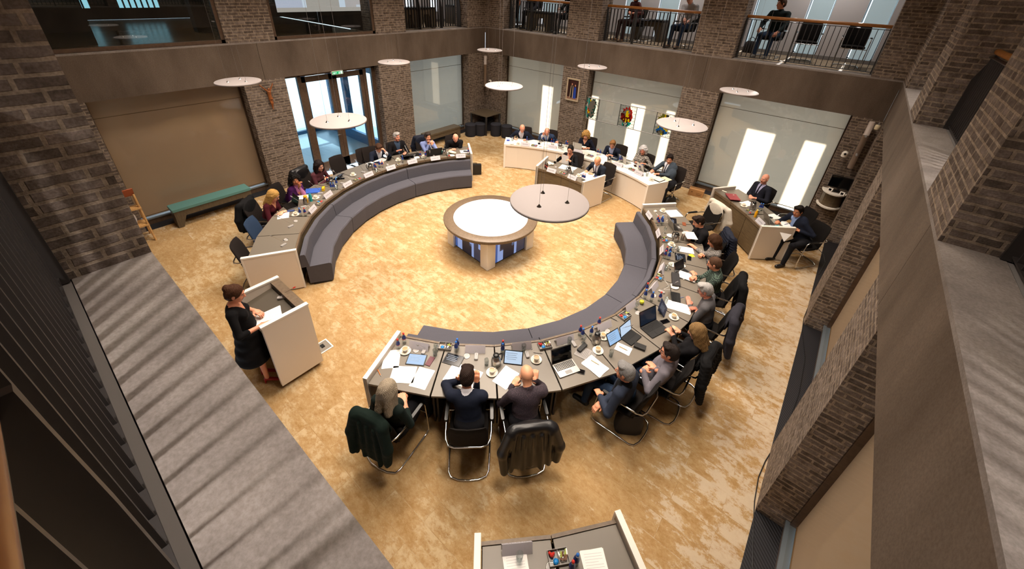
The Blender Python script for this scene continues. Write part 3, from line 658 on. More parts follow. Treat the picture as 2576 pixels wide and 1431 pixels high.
# stained glass on a rail frame
t = thing('stained_glass_frame', 'steel rail frame carrying three stained glass panels before the sunlit blind', 'stained glass', (5.95, .06, 1.68))
b = MB(); b.tube([(-1.42, 0, .33), (1.42, 0, .33)], .012, 8); b.tube([(-1.42, 0, -.36), (1.42, 0, -.36)], .012, 8); b.tube([(-1.42, 0, -.36), (-1.42, 0, .33)], .01, 6); b.tube([(1.42, 0, -.36), (1.42, 0, .33)], .01, 6); b.build('rail', M_GREYP, t)
def sgm(n, c, tr=.5): return plain(n, c, .3, Transmission_Weight=.0)
SGC = {'t': blind('teal_glass', '#0f7f78', '#1fb5a8', .5), 'g': blind('grey_glass', '#6a635c', '#8a8178', .35), 'd': blind('dark_green_glass', '#24423c', '#2b6a5c', .35), 'r': blind('ruby_glass', '#8c1f1c', '#c8332a', .5), 'm': blind('maroon_glass', '#4a1413', '#7c211d', .4), 'y': blind('yellow_glass', '#d1b400', '#f2d21a', .5), 'b': blind('blue_glass', '#1b4f93', '#2f78c8', .5), 'o': blind('olive_glass', '#6a6a2a', '#8d8f36', .45), 'k': plain('lead_black', '#151313', .5), 'w': blind('white_glass', '#c9c4bb', '#e8e6e0', .5), 'c': M_CLEAR}
art = [(-1.29, ['..tt..gdd...', '..ttyggggd..', '..ttgggggd..', '...tggggggd.', '..wtggggdd..', '..wggggggd..', '.ttggggggd..', '.ttrgggddd..', '..tyrgggd...', '..tryggdgd..', '..tgggggg...', '..ttddgdd...', '...t..dd....']),
       (-.01, ['......r.....', '....rgrr....', '..rrgggrr...', '..mggyggrr..', '..gggyyrrr..', '.mmmgyyrmr..', '.mrmmyymmr..', '.rmmmmmmmr..', '.mmymymymm..', '..gmmymyr...', '..tgkwkttt..', '...twkwkt...', '...tkwkt....']),
       (1.17, ['...ooykk....', '..oooykykky.', '.ooykykkyy..', '.ooyykkykyy.', '.ookyykkyy..', '.ookyykykk..', '.ookkyykyy..', '..okyykkyyy.', '..ybbbyykk..', '.ybbbbbbyw..', '.bbkogkbbww.', '.bkggokbbw..', '...ggyg.....'])]
for k, (cx, rows) in enumerate(art):
    keys = list(SGC); mats = [SGC[q] for q in keys]; b = MB(); cw, ch_ = .5/12, .62/13; rnd = random.Random(k)
    pt = [[(cx-.25+cw*(i+rnd.uniform(-.46, .46)*(0 < i < 12)), .3-ch_*(j+rnd.uniform(-.46, .46)*(0 < j < 13))) for i in range(13)] for j in range(14)]
    for j, r in enumerate(rows):
        for i, chh in enumerate(r):
            if chh == '.': continue
            P = [pt[j][i], pt[j+1][i], pt[j+1][i+1], pt[j][i+1]]; b.add([(p[0], 0, p[1]) for p in P], [(0, 1, 2, 3)], keys.index(chh))
    b.bx(cx-.27, cx+.27, .004, .007, -.35, .33, keys.index('c')); o = b.build('glass_panel', mats, t); o['label'] = ('panel of teal and grey glass', 'panel of red and yellow glass', 'panel of olive and blue glass')[k]
    b = MB()
    for x in (-.27, .27): b.bx(cx+x-.006, cx+x+.006, -.01, .01, -.36, .33)
    for z in (.3, .2, .1, -.02, -.12, -.22, -.31): b.bx(cx-.27, cx-.2+.04*rnd.random(), -.006, .006, z-.003, z+.003); b.bx(cx+.19-.04*rnd.random(), cx+.27, -.006, .006, z-.003, z+.003)
    for x in (-.1, .02, .12): b.bx(cx+x-.003, cx+x+.003, -.006, .006, .28, .33); b.bx(cx+x-.003, cx+x+.003, -.006, .006, -.36, -.3)
    b.build('lead_grid', SGC['k'], o)
# exit sign, speakers, cameras, monitor shelf
t = thing('exit_sign', 'small green and white emergency exit sign over the glass door', 'sign', (.02, -5.98, 2.8), PI/2)
b = MB(); b.bx(-.16, .16, -.02, .02, -.045, .045, 0); b.bx(-.15, .15, -.022, -.02, -.037, .037, 1)
w = 2; Y0, Y1 = -.026, -.022
b.ell((.052, Y0+.002, .022), (.008, .002, .008), None, 8, w)
for a, c in (((.05, .012), (.04, -.008)), ((.048, .008), (.064, .0)), ((.048, .01), (.03, .004)), ((.04, -.008), (.056, -.02)), ((.056, -.02), (.05, -.034)), ((.04, -.008), (.03, -.03))): b.tube([(a[0], Y0, a[1]), (c[0], Y0, c[1])], .0045, 5, m=w)
for s in (0, 1):
    b.bx(-.12, -.03, Y0, Y1, -.008, .008, w) if s == 0 else b.add([(-.135, Y0, 0), (-.1, Y0, -.024), (-.1, Y0, .024)], [(0, 1, 2)], w)
b.bx(.085, .135, Y0, Y1, -.034, .034, w)
b.build('sign_face', [M_WHITE, emis('exit_green', '#18b06a', 1.1), emis('exit_white', '#f2fff8', 1.3)], t)
for x in (-.12, .12): b = MB(); b.bx(x-.01, x+.01, .0, .05, -.01, .01); b.build('bracket', M_GREYP, t)
def colspk(loc, lean, L, label):
    t = thing('column_speaker', label, 'speaker', loc, lean); b = MB(); b.lathe([(.045, 0), (.055, .01), (.055, L*.72), (.057, L*.72), (.057, L*.735), (.055, L*.735), (.055, L-.01), (.045, L)], 20); b.build('body', plain('speaker_white', '#b9aaa0', .5), t)
    b = MB(); b.bx(-.02, .02, .05, .11, L*.3, L*.34); b.bx(-.02, .02, .05, .11, L*.7, L*.74); b.build('bracket', M_GREYP, t); return t
colspk((.13, -.13, 1.62), PI*.25, 1.12, 'white column loudspeaker in the far brick corner')
colspk((11.62, -.13, 1.72), PI, 1.1, 'white column loudspeaker beside the wall monitor')
def ptz(loc, rz, label):
    t = thing('wall_camera', label, 'camera', loc, rz); b = MB(); b.ell((0, -.07, .03), (.06, .06, .06), None, 16); b.lathe([(.062, -.05), (.062, .03)], 16, (0, -.07, 0)); b.build('housing', M_WHITE, t)
    b = MB(); b.lathe([(.024, 0), (.024, .02), (.018, .022)], 14, (0, -.125, .03), 0, Matrix.Rotation(PI/2, 3, 'X')); b.build('lens', M_BLACKP, t); b = MB(); b.tube([(0, -.02, -.02), (0, .04, -.02)], .012, 8); b.build('arm', M_GREYP, t); return t
ptz((.36, -.06, 1.83), .3, 'white wall camera beside the speaker in the far corner'); ptz((11.42, -.06, 2.0), 0, 'white wall camera beside the speaker above the wall monitor')
t = thing('monitor', 'black flat monitor on the wall shelf', 'monitor', (11.6, -.16, 1.12)); b = MB(); b.rbox((0, 0, .23), (.46, .03, .29), .008); b.build('housing', M_BLACKP, t)
b = MB(); b.bx(-.215, .215, -.018, -.0155, .1, .36); b.build('screen', M_SCREENB, t); b = MB(); b.bx(-.03, .03, -.01, .03, .02, .12); b.bx(-.1, .1, -.06, .06, .0, .012); b.build('stand', M_BLACKP, t)
t = thing('wall_shelf', 'white half round two tier wall shelf under the black monitor', 'shelf', (11.57, 0, 0))
for z in (1.1, .74):
    b = MB(); pts = [(.27*math.cos(a), -.38*math.sin(a)) for a in [PI*k/16 for k in range(17)]]; b.prism(pts, z-.035, z); b.build('board', M_WHITE, t, bevel=.004)
b = MB(); pts = [(.23*math.cos(a), -.3*math.sin(a)) for a in [PI*k/12 for k in range(13)]]; b.prism(pts, .74, 1.065); b.build('core', M_FASC, t)
for (x, y), l in (((11.46, -.22), 'small white device on the far end of the wall shelf'), ((11.7, -.3), 'small white device with dark display on the near end of the wall shelf')):
    t = thing('desk_device', l, 'device', (x, y, 1.1), -.3); b = MB(); b.box((0, 0, .045), (.1, .03, .09), 0, 0, Matrix.Rotation(-.35, 3, 'X')); b.build('body', M_WHITE, t); b = MB(); b.box((0, -.017, .05), (.05, .004, .05), 0, 0, Matrix.Rotation(-.35, 3, 'X')); b.build('display', M_SCREENB, t)
t = thing('wall_spotlight', 'small cream spotlight under the beam in the side corner', 'lamp', (11.73, -.25, 2.75)); b = MB(); b.lathe([(.045, -.05), (.05, .03), (.03, .05)], 14); b.build('shade', plain('cream_metal', '#d8c9a8', .5), t); b = MB(); b.bx(-.01, .01, -.01, .01, .04, .1); b.build('stem', M_GREYP, t)
# boxes, bags, floor box, cables
p = at(1762, 478, 0); t = thing('cardboard_box', 'long brown cardboard box on the floor by the brick pier beside the side desk', 'box', (p.x, -.28, 0), .12)
b = MB(); b.bx(-.2, .2, -.11, .11, 0, .2); b.build('box_body', plain('cardboard', '#a5794a', .8), t); b = MB(); b.bx(-.19, .19, -.006, .1, .2, .203); b.bx(-.13, -.09, -.112, -.11, .1, .14); b.bx(.0, .16, -.112, -.11, .1, .115); b.bx(.02, .15, -.112, -.11, .05, .075); b.build('print_marks', plain('box_print', '#7a5630', .8), t)
def bag(name, label, loc, rz, L, D, H, mat, hand=True):
    t = thing(name, label, 'bag', loc, rz); b = MB(); rings = []
    for z, k in ((0, .9), (.03, 1), (H*.5, 1.0), (H*.85, .86), (H, .6)):
        rings.append([(L/2*k*math.copysign(abs(math.cos(a))**.5, math.cos(a)), D/2*k*math.copysign(abs(math.sin(a))**.5, math.sin(a)), z) for a in [2*PI*i/16 for i in range(16)]])
    loft(b, rings); b.build('bag_body', mat, t)
    if hand: b = MB(); b.tube([(-L*.22, 0, H*.95), (-L*.18, 0, H+.07), (0, 0, H+.1), (L*.18, 0, H+.07), (L*.22, 0, H*.95)], .009, 6); b.build('handle', mat, t)
    return t
p = at(1697, 462, 0); bag('leather_bag', 'reddish brown leather bag on the floor behind the man in the checked suit', (p.x-.06, -.28, 0), .1, .42, .2, .3, plain('red_brown_leather', '#5a2a20', .45))
p = at(1670, 519, 0); bag('black_bag', 'black bag standing against the white end of the long curved desk', (p.x+.1, p.y+.08, 0), 1.0, .36, .16, .3, plain('black_leather', '#191817', .5))
p = at(1577, 1078, 0); bag('dark_backpack', 'dark backpack with red trim under the chair of the grey haired man in the blazer', (p.x, p.y, 0), .6, .36, .2, .36, plain('black_nylon', '#17161a', .6))
p = at(1880, 133, H2); bag('black_backpack', 'small black backpack on the balcony floor beside the man in dark green', (p.x, p.y+.1, H2), 0, .34, .18, .3, plain('black_nylon', '#17161a', .6))
p = at(1193, 441, 0); t = thing('briefcase', 'black briefcase standing behind the narrow white end panel', 'bag', (p.x-.05, p.y+.06, 0), math.radians(50)); b = MB(); b.rbox((0, 0, .17), (.42, .12, .32), .02); b.build('case', plain('black_leather', '#191817', .5), t); b = MB(); b.tube([(-.07, 0, .33), (-.06, 0, .37), (.06, 0, .37), (.07, 0, .33)], .01, 6); b.build('handle', M_BLACKP, t)
p = at(812, 873, 0); t = thing('floor_socket', 'open square floor socket box next to the lectern', 'socket', (p.x, p.y, 0)); b = MB()
for q in ((-.12, .12, .1, .12), (-.12, .12, -.12, -.1), (-.12, -.1, -.1, .1), (.1, .12, -.1, .1)): b.bx(q[0], q[1], q[2], q[3], 0, .012)
b.build('frame', M_WHITE, t); b = MB(); b.bx(-.1, .1, -.1, .1, 0, .004); b.bx(-.05, .02, -.02, .03, .004, .02, 1); b.build('inlay', [plain('socket_grey', '#7d756a', .6), M_BLACKP], t)
for pts, l in (([(1945, 1128), (1925, 1160), (1908, 1200), (1898, 1260), (1895, 1330), (1893, 1431)], 'thin black cable running along the floor edge near the closest side pier'), ([(2040, 755), (2022, 800), (2018, 830), (2026, 900), (2010, 990), (1985, 1060)], 'thin bluish cable crossing the floor grille between the side piers'), ([(2048, 615), (2072, 640), (2076, 660), (2060, 690)], 'black cable loop on the floor behind the man with the laptop')):
    b = MB(); P = [at(u, v, .012) for u, v in pts]; o = P[0].copy(); b.tube([p-o for p in P], .006, 6); tag(b.build('floor_cable', M_BLACKP, None, o), l, 'cable')
# balcony furniture
def console(u, v, label, rz=0):
    p = at(u, v, H2); slab_bench('console_table', label, 'table', (p.x, min(p.y+.12, 1.75), H2), rz, 1.0, .42, .62, plain('black_leather', '#191817', .5), M_DOAK, 'balcony console tables', .22)
console(1354, 79, 'brown slab sided table with papers between the two seated visitors near the corner'); console(1633, 101, 'brown slab sided table on the balcony between the curly haired and the bald visitor')
for u, v, l in ((1078, 72, 'middle one of the brown slab tables on the short balcony'), (1037, 74, 'brown slab table on the short balcony, cut by the brick pier'), (1158, 60, 'brown slab table on the short balcony nearest the corner')):
    p = at(u, v, H2); slab_bench('console_table', l, 'table', (p.x-.25, p.y, H2), PI/2, .62 if u != 1078 else .75, .42, .62, plain('black_leather', '#191817', .5), M_DOAK, 'short balcony tables', .2)
# ---------------------------------------------------------------- smooth bodies: blended shapes turned into one surface
def V3(*a): return np.array(a, float)
def nrm(v): v = np.asarray(v, float); return v/(np.linalg.norm(v)+1e-9)
class SDF:
    def __init__(s, h): s.h = h; s.P = []
    def cap(s, a, b, ra, rb, i=0, k=.02, neg=False): s.P.append(('c', V3(*a), V3(*b), ra, rb, i, k, neg)); return s
    def ell(s, c, r, ax=None, i=0, k=.02, neg=False): s.P.append(('e', V3(*c), V3(*r), np.eye(3) if ax is None else np.array(ax), 0, i, k, neg)); return s
    def plane(s, p, n): s.P.append(('p', V3(*p), nrm(n), 0, 0, 0, 0, True)); return s
    def mesh(s):
        h = s.h; lo = np.full(3, 1e9); hi = -lo; bb = []
        for q in s.P:
            if q[0] == 'c':
                R = max(q[3], q[4]); l = np.minimum(q[1], q[2])-R; u = np.maximum(q[1], q[2])+R
            elif q[0] == 'e':
                e = np.sqrt(((q[3]*q[2][:, None])**2).sum(0)); l = q[1]-e; u = q[1]+e
            else: l = u = None
            bb.append((l, u))
            if not q[7]: lo = np.minimum(lo, l); hi = np.maximum(hi, u)
        lo = lo-4*h; n = np.ceil((hi+4*h-lo)/h).astype(int)+1
        D = np.full(n, 1e2, np.float32); RW_ = np.full(n, 1e2, np.float32); I = np.zeros(n, np.uint8)
        for q, (l, u) in zip(s.P, bb):
            if q[0] == 'p':
                X = [lo[a]+h*np.arange(n[a], dtype=np.float32)-q[1][a] for a in range(3)]
                d = X[0][:, None, None]*q[2][0]+X[1][None, :, None]*q[2][1]+X[2][None, None, :]*q[2][2]
                np.maximum(D, -d, out=D); continue
            m = max(q[6], 3*h)+2*h
            a0 = np.clip(np.floor((l-m-lo)/h).astype(int), 0, n); a1 = np.clip(np.ceil((u+m-lo)/h).astype(int)+1, 0, n)
            if (a1 <= a0).any(): continue
            sl = tuple(slice(x, y) for x, y in zip(a0, a1))
            X = [(lo[a]+h*np.arange(a0[a], a1[a])-q[1][a]).astype(np.float32) for a in range(3)]
            x, y, z = X[0][:, None, None], X[1][None, :, None], X[2][None, None, :]
            if q[0] == 'c':
                ba = q[2]-q[1]; L = ba@ba+1e-12
                t = np.clip((x*ba[0]+y*ba[1]+z*ba[2])/L, 0, 1)
                d = np.sqrt((x-t*ba[0])**2+(y-t*ba[1])**2+(z-t*ba[2])**2)-(q[3]+t*(q[4]-q[3]))
            else:
                w = [x*A[0]+y*A[1]+z*A[2] for A in q[3]]; r = q[2]
                k0 = np.sqrt(sum((a/b)**2 for a, b in zip(w, r))); k1 = np.sqrt(sum((a/(b*b))**2 for a, b in zip(w, r)))+1e-6
                d = k0*(k0-1)/k1
            cur = D[sl]; k = q[6]
            if q[7]:
                e = -d; hh = np.clip(.5-.5*(cur-e)/k, 0, 1); D[sl] = cur*(1-hh)+e*hh+k*hh*(1-hh)
            else:
                c2 = np.minimum(cur, 1.0); hh = np.clip(.5+.5*(c2-d)/k, 0, 1); D[sl] = np.minimum(c2*(1-hh)+d*hh-k*hh*(1-hh), cur)
                b = d < RW_[sl]; RW_[sl] = np.where(b, d, RW_[sl]); I[sl] = np.where(b, q[5], I[sl])
        S = D < 0
        C = S[:-1, :-1, :-1].astype(np.int8)*0
        cs = [(i, j, k) for i in (0, 1) for j in (0, 1) for k in (0, 1)]
        sh = [m-1 for m in n]
        for i, j, k in cs: C += S[i:i+sh[0], j:j+sh[1], k:k+sh[2]]
        A = np.argwhere((C > 0) & (C < 8)); ids = np.full(sh, -1, np.int32); ids[tuple(A.T)] = np.arange(len(A))
        val = np.stack([D[A[:, 0]+i, A[:, 1]+j, A[:, 2]+k] for i, j, k in cs], 1)
        acc = np.zeros((len(A), 3)); cnt = np.zeros(len(A))
        for p in range(8):
            for r in range(p+1, 8):
                df = [abs(a-b) for a, b in zip(cs[p], cs[r])]
                if sum(df) != 1: continue
                v0, v1 = val[:, p], val[:, r]; mk = (v0 < 0) != (v1 < 0); t = np.where(mk, v0/np.where(mk, v0-v1, 1), 0)
                acc += mk[:, None]*(np.array(cs[p])+t[:, None]*(np.array(cs[r])-np.array(cs[p]))); cnt += mk
        loc = acc/cnt[:, None]; v = lo+h*(A+loc); near = (A+np.round(loc)).astype(int); vid = I[tuple(near.T)]
        F = []
        for ax in range(3):
            o1, o2 = [(1, 2), (2, 0), (0, 1)][ax]
            s0 = [slice(1, -1)]*3; s0[ax] = slice(0, -1); s1 = list(s0); s1[ax] = slice(1, None)
            a, b = S[tuple(s0)], S[tuple(s1)]
            for E, flip in (((a & ~b), False), ((~a & b), True)):
                G = np.argwhere(E)+[0 if q == ax else 1 for q in range(3)]
                if not len(G): continue
                def at_(d1, d2):
                    g = G.copy(); g[:, o1] -= d1; g[:, o2] -= d2; return ids[tuple(g.T)]
                Q = np.stack([at_(1, 1), at_(0, 1), at_(0, 0), at_(1, 0)], 1); F.append(Q[:, ::-1] if flip else Q)
        F = np.concatenate(F); F = F[(F >= 0).all(1)]
        return v, F, vid
def sdf_obj(name, v, F, mid, mats, parent=None, loc=(0, 0, 0)):
    me = bpy.data.meshes.new(name); v = v-np.array(loc)
    me.vertices.add(len(v)); me.vertices.foreach_set('co', v.astype(np.float32).ravel())
    me.loops.add(F.size); me.loops.foreach_set('vertex_index', F.astype(np.int32).ravel())
    me.polygons.add(len(F)); me.polygons.foreach_set('loop_start', np.arange(0, F.size, 4, dtype=np.int32))
    for m in mats: me.materials.append(m)
    me.polygons.foreach_set('material_index', mid.astype(np.int32)); me.polygons.foreach_set('use_smooth', np.ones(len(F), bool))
    me.update(calc_edges=True); me.validate()
    o = bpy.data.objects.new(name, me); COL.objects.link(o); o.location = loc
    if parent is not None:
        o.parent = parent; o.location = np.array(loc)-np.array(parent.location)
    return o
SKIN_, TOP_, LEG_, SHOE_, LIP_, SHIRT_, TIE_ = range(7)
def skin(c):
    k = ('skin', c)
    if k not in MATS:
        t = NT('skin'); n = t.n('TexNoise', Vector=t.n('TexCoord').outputs['Object'], Scale=30.0).outputs[0]
        a = tuple(min(1, x*1.18) for x in lin(c)[:3])+(1,); t.base(t.mix(n, a, (min(1, a[0]*1.04), a[1]*.9, a[2]*.88, 1)), .5, Subsurface_Weight=.0); MATS[k] = t.mat
    return MATS[k]
def hairmat(c):
    k = ('hair', c)
    if k not in MATS:
        t = NT('hair'); mp = t.n('Mapping', Vector=t.n('TexCoord').outputs['Object']); mp.inputs['Scale'].default_value = (90, 90, 14)
        n = t.n('TexNoise', Vector=mp.outputs[0], Scale=1.6, Detail=3.0).outputs[0]; a = lin(c)
        t.base(t.mix(n, tuple(x*.45 for x in a[:3])+(1,), tuple(min(1, x*1.3) for x in a[:3])+(1,)), .6, Specular_IOR_Level=.18); t.bump(n, .8, .01); MATS[k] = t.mat
    return MATS[k]
M_EYEW = plain('eye_white', '#d8d2cc', .3); M_EYED = plain('eye_dark', '#1c1410', .2)
def hand(S, W, d, n, sgn, curl=.35, i=SKIN_):
    d = nrm(d); n = nrm(np.asarray(n)-d*(np.asarray(n)@d)); sd = np.cross(n, d)*sgn
    S.ell(W+d*.048, (.041, .052, .017), (sd, d, n), i, .012); S.cap(W-d*.02, W+d*.02, .026, .027, i, .015)
    for o, l in ((.029, .070), (.0098, .080), (-.0098, .075), (-.028, .06)):
        k0 = W+d*.086+sd*o-n*.002*abs(o)/.03; a1 = curl*.9; a2 = curl*2.1
        p1 = k0+(d*math.cos(a1)-n*math.sin(a1)+sd*o*1.5)*l*.55; p2 = p1+(d*math.cos(a2)-n*math.sin(a2))*l*.5
        S.cap(k0-d*.02, p1, .0105, .0092, i, .006); S.cap(p1, p2, .0092, .0078, i, .003)
    t0 = W+d*.028+sd*.03; t1 = t0+nrm(d*.65+sd*.7-n*.3)*.038; t2 = t1+nrm(d*.95+sd*.05-n*.35)*.032
    S.cap(t0, t1, .0135, .0115, i, .01); S.cap(t1, t2, .0112, .009, i, .004)
def arm(S, sh, T, out, f, sgn, ua=.285, fa=.245, r=1.0, pole=None, curl=.35, hn=None, ti=TOP_, bare=0.0, hd=None):
    T = np.asarray(T, float); pole = np.asarray(pole if pole is not None else V3(0, 0, -.75)+out*.62-f*.25)
    E = sh+V3(0, 0, -.2)+out*.12
    for _ in range(4):
        dd = nrm(T-E) if hd is None else nrm(hd); W = T-dd*.075; v = W-sh; L = np.linalg.norm(v)
        if L > ua+fa-.015: W = sh+v/L*(ua+fa-.015); L = ua+fa-.015
        nn = nrm(W-sh); a = (ua*ua-fa*fa+L*L)/(2*L); hh = math.sqrt(max(ua*ua-a*a, 1e-6)); pp = nrm(pole-nn*(pole@nn)); E = sh+nn*a+pp*hh
    fd = nrm(W-E); S.cap(sh, E, .058*r, .048*r, ti, .035)
    if bare: M_ = E+(W-E)*(1-bare); S.cap(E, M_, .048*r, .043*r, ti, .02); S.cap(M_, W, .036*r, .026*r, SKIN_, .008)
    else: S.cap(E, W-fd*.012, .048*r, .036*r, ti, .02)
    hand(S, W, dd, V3(0, 0, 1) if hn is None else hn, sgn, curl); return E, W
def head_axes(yaw, dy, pitch, roll=0.0):
    a = math.radians(yaw+dy); p = math.radians(pitch); f = V3(math.cos(a)*math.cos(p), math.sin(a)*math.cos(p), -math.sin(p)); r = V3(math.sin(a), -math.cos(a), 0); u = np.cross(r, f)
    q = math.radians(roll); return f, r*math.cos(q)+u*math.sin(q), u*math.cos(q)-r*math.sin(q)
def build_hair(H, ax, style, col, root, h, fem):
    if style == 'none': return
    f, r, u = ax; A = (r, f, u); S = SDF(h); P = lambda x, y, z: H+r*x+f*y+u*z
    jit = 0
    if style == 'fringe':
        S.ell(P(0, -.018, .005), (.083, .098, .085), A, 0, .01); S.plane(P(0, 0, .03), -u-f*.2); S.plane(P(0, .0, 0), -f+u*.1)
    else:
        b = {'short': 0, 'crop': -.003, 'curly': .03, 'bob': .014, 'long': .01, 'bun': .002, 'puff': .022}[style]
        S.ell(P(0, -.016, .034), (.086+b, .106+b*.8, .098+b), A, 0, .02)
        if style == 'long':
            for sx in (-1, 1): S.cap(P(.075*sx, .005, .02), P(.085*sx, .0, -.17), .035, .04, 0, .03); S.cap(P(.045*sx, -.06, -.02), P(.06*sx, -.075, -.23), .055, .05, 0, .04)
        if style in ('bob', 'curly', 'puff'):
            lo = -.13 if style == 'bob' else -.07
            for sx in (-1, 1): S.cap(P(.08*sx, .0, .03), P(.088*sx, .008 if style == 'bob' else -.005, lo), .036+b*.5, .036+b*.4, 0, .03); S.cap(P(.05*sx, -.05, .0), P(.055*sx, -.06, lo-.01), .055, .05, 0, .04)
            S.cap(P(-.04, -.06, 0), P(.04, -.06, -.08), .06+b*.4, .055+b*.4, 0, .04)
        if style in ('short', 'crop', 'bun'):
            S.ell(P(0, -.035, -.015), (.081, .083, .082), A, 0, .02)
            for sx in (-1, 1): S.cap(P(.074*sx, .022, .03), P(.076*sx, .02, -.012), .011, .007, 0, .01)
        if style == 'short': S.ell(P(.02, .05, .10), (.055, .045, .03), A, 0, .03); S.ell(P(-.025, .03, .112), (.05, .05, .026), A, 0, .03)
        if style == 'bun': S.ell(P(0, -.10, .075), (.045, .042, .045), A, 0, .015)
        S.ell(P(0, .088, -.03 if style in ('short', 'crop') else -.04), (.073, .076, .112), A, 0, .012, True)
        if style in ('short', 'crop', 'bun'):
            S.ell(P(0, .055, -.14), (.12, .12, .12), A, 0, .01, True)
            for sx in (-1, 1): S.ell(P(.088*sx, -.004, -.02), (.022, .026, .042), A, 0, .01, True)
    v, F, _ = S.mesh()
    if style in ('curly', 'puff'):
        rg = np.random.RandomState(3); k = 42.0; w = np.sin(v[:, 0]*k*2.1+np.sin(v[:, 1]*k))*np.sin(v[:, 1]*k*1.7+2*np.sin(v[:, 2]*k*.9))*np.sin(v[:, 2]*k*2.3)
        v = v+nrm(v-H)[...]*0+(v-H)/np.linalg.norm(v-H, axis=1, keepdims=True)*(w*.012)[:, None]
    if style not in ('curly', 'puff', 'fringe'):
        d = v-H; az = np.arctan2(d@r, d@f); w = np.sin(az*31+9*np.sin(d@u*40))*.5+np.sin(az*57+d@u*60)*.35+np.sin((d@u)*90+az*7)*.3; v = v+d/np.linalg.norm(d, axis=1, keepdims=True)*(w*(.0045 if style != 'crop' else .002))[:, None]
    sdf_obj('hair', v, F, np.zeros(len(F)), [hairmat(col)], root, root.location)
def person(label, H, yaw, P=None, hands=(None, None), look=(0, 0), skinc='#c98e6e', top=None, legs=None, hair='short', hairc='#3a2a20', fem=False, shirt=None, tie=None, glasses=None, floor=0.0,
           h=.0075, shoe=None, bare=0.0, vneck=False, curl=(.4, .4), pole=(None, None), hn=(None, None), roll=0, belly=1.0, stand=False, cross=False, hd=(None, None), group=None, nohead=False, dress=False, feet=None):
    H = np.asarray(H, float); a = math.radians(yaw); f = V3(math.cos(a), math.sin(a), 0); r = V3(math.sin(a), -math.cos(a), 0); Z = V3(0, 0, 1)
    hf, hr, hu = ax = head_axes(yaw, look[0], look[1], roll); S = SDF(h)
    if P is None: P = V3(H[0], H[1], floor+.56)-f*.1
    P = np.asarray(P, float)
    N = H-hu*.13-hf*.035-Z*.04; sp = nrm(N-P); q = nrm(f-sp*(f@sp)); TA = (r, q, sp); w = .165 if fem else .19; g = .9 if fem else 1.0
    L = np.linalg.norm(N-P); mid = lambda t: P+sp*L*t
    S.cap(N-r*(w-.03)-sp*.055, N+r*(w-.03)-sp*.055, .068*g, .068*g, TOP_, .05)
    S.ell(mid(.70), (.168*g, .118*g, L*.34), TA, TOP_, .05); S.ell(mid(.33)+q*.015, (.16*g*belly, .128*belly, L*.34), TA, TOP_, .06)
    if fem:
        for s in (-1, 1): S.ell(mid(.66)+q*.085+r*s*.068, (.062, .05, .062), TA, TOP_, .04)
    S.ell(P, (.178, .142, .12), (r, f, Z), LEG_ if not dress else TOP_, .05)
    S.cap(N-sp*.03, H-hu*.05-hf*.02, .052*g, .05*g, SKIN_, .025)
    if not vneck: S.cap(N-sp*.02, N+sp*.018+hf*.004, .068*g, .06*g, TOP_ if shirt is None else SHIRT_, .012)
    # head
    B = lambda x, y, z: H+hr*x+hf*y+hu*z; HA = (hr, hf, hu)
    S.ell(B(0, -.012, .028), (.076, .096, .094), HA, SKIN_, .03); S.ell(B(0, .022, -.045), (.058, .068, .07), HA, SKIN_, .04); S.ell(B(0, .066, -.098), (.024, .02, .018), HA, SKIN_, .025)
    for s in (-1, 1):
        S.ell(B(.036*s, .06, -.03), (.022, .022, .024), HA, SKIN_, .02); S.ell(B(.078*s, -.004, -.005), (.009, .02, .031), HA, SKIN_, .008); S.ell(B(.031*s, .104, .012), (.019, .02, .012), HA, SKIN_, .008, True)
    S.cap(B(-.03, .08, .033), B(.03, .08, .033), .011, .011, SKIN_, .012); S.cap(B(0, .09, .018), B(0, .108, -.022), .008, .0135, SKIN_, .01); S.cap(B(-.011, .1, -.028), B(.011, .1, -.028), .008, .008, SKIN_, .008)
    S.ell(B(0, .088, -.062), (.024, .009, .009), HA, LIP_, .006)
    # arms
    for j, s in enumerate((1, -1)):
        sh = N+r*s*w-sp*.06; T = hands[j]
        if T is None: T = P+f*.3+r*s*.09+Z*.11
        arm(S, sh, T, r*s, f, s, r=(.92 if fem else 1.08), pole=pole[j], curl=curl[j], hn=hn[j], bare=bare, hd=hd[j])
    # legs
    for j, s in enumerate((1, -1)):
        hip = P+r*s*.085-Z*.02
        if stand:
            ft = np.asarray(feet[j], float) if feet else P+r*s*.09+f*(.05-.06*j); ft = V3(ft[0], ft[1], floor); an = ft+Z*(.10 if not dress else .13); kn = (hip+an)/2+f*.03
        elif feet:
            ft = np.asarray(feet[j], float); an = ft+Z*.1; dv = an-hip; Lk = np.linalg.norm(dv[:2]); m_ = (hip+an)/2; kn = V3(*(hip[:2]+(an-hip)[:2]*(.8)), 0)+Z*(P[2]+.02+(.10 if ft[2] > floor+.12 else 0))
        else: kn = hip+f*.42+r*s*.05+Z*.0; an = V3(kn[0]+f[0]*.04, kn[1]+f[1]*.04, floor+.1)
        li = LEG_ if not dress else SKIN_
        S.cap(hip, kn, .088, .062 if not stand else .06, TOP_ if dress else li, .04); S.cap(kn, an, .06 if not dress else .047, .046 if not dress else .03, li, .03)
        fd = nrm(V3(an[0]-hip[0], an[1]-hip[1], 0))*.5+f*.5 if not stand else f; fd = nrm(fd)
        if dress: S.cap(an-Z*.03-fd*.02, an+fd*.13-Z*.105, .028, .022, SHOE_, .01); S.cap(an-Z*.05-fd*.03, an-Z*.12-fd*.04, .018, .01, SHOE_, .008)
        else: S.cap(an-Z*.055-fd*.03, an+fd*.15-Z*.062, .042, .036, SHOE_, .015)
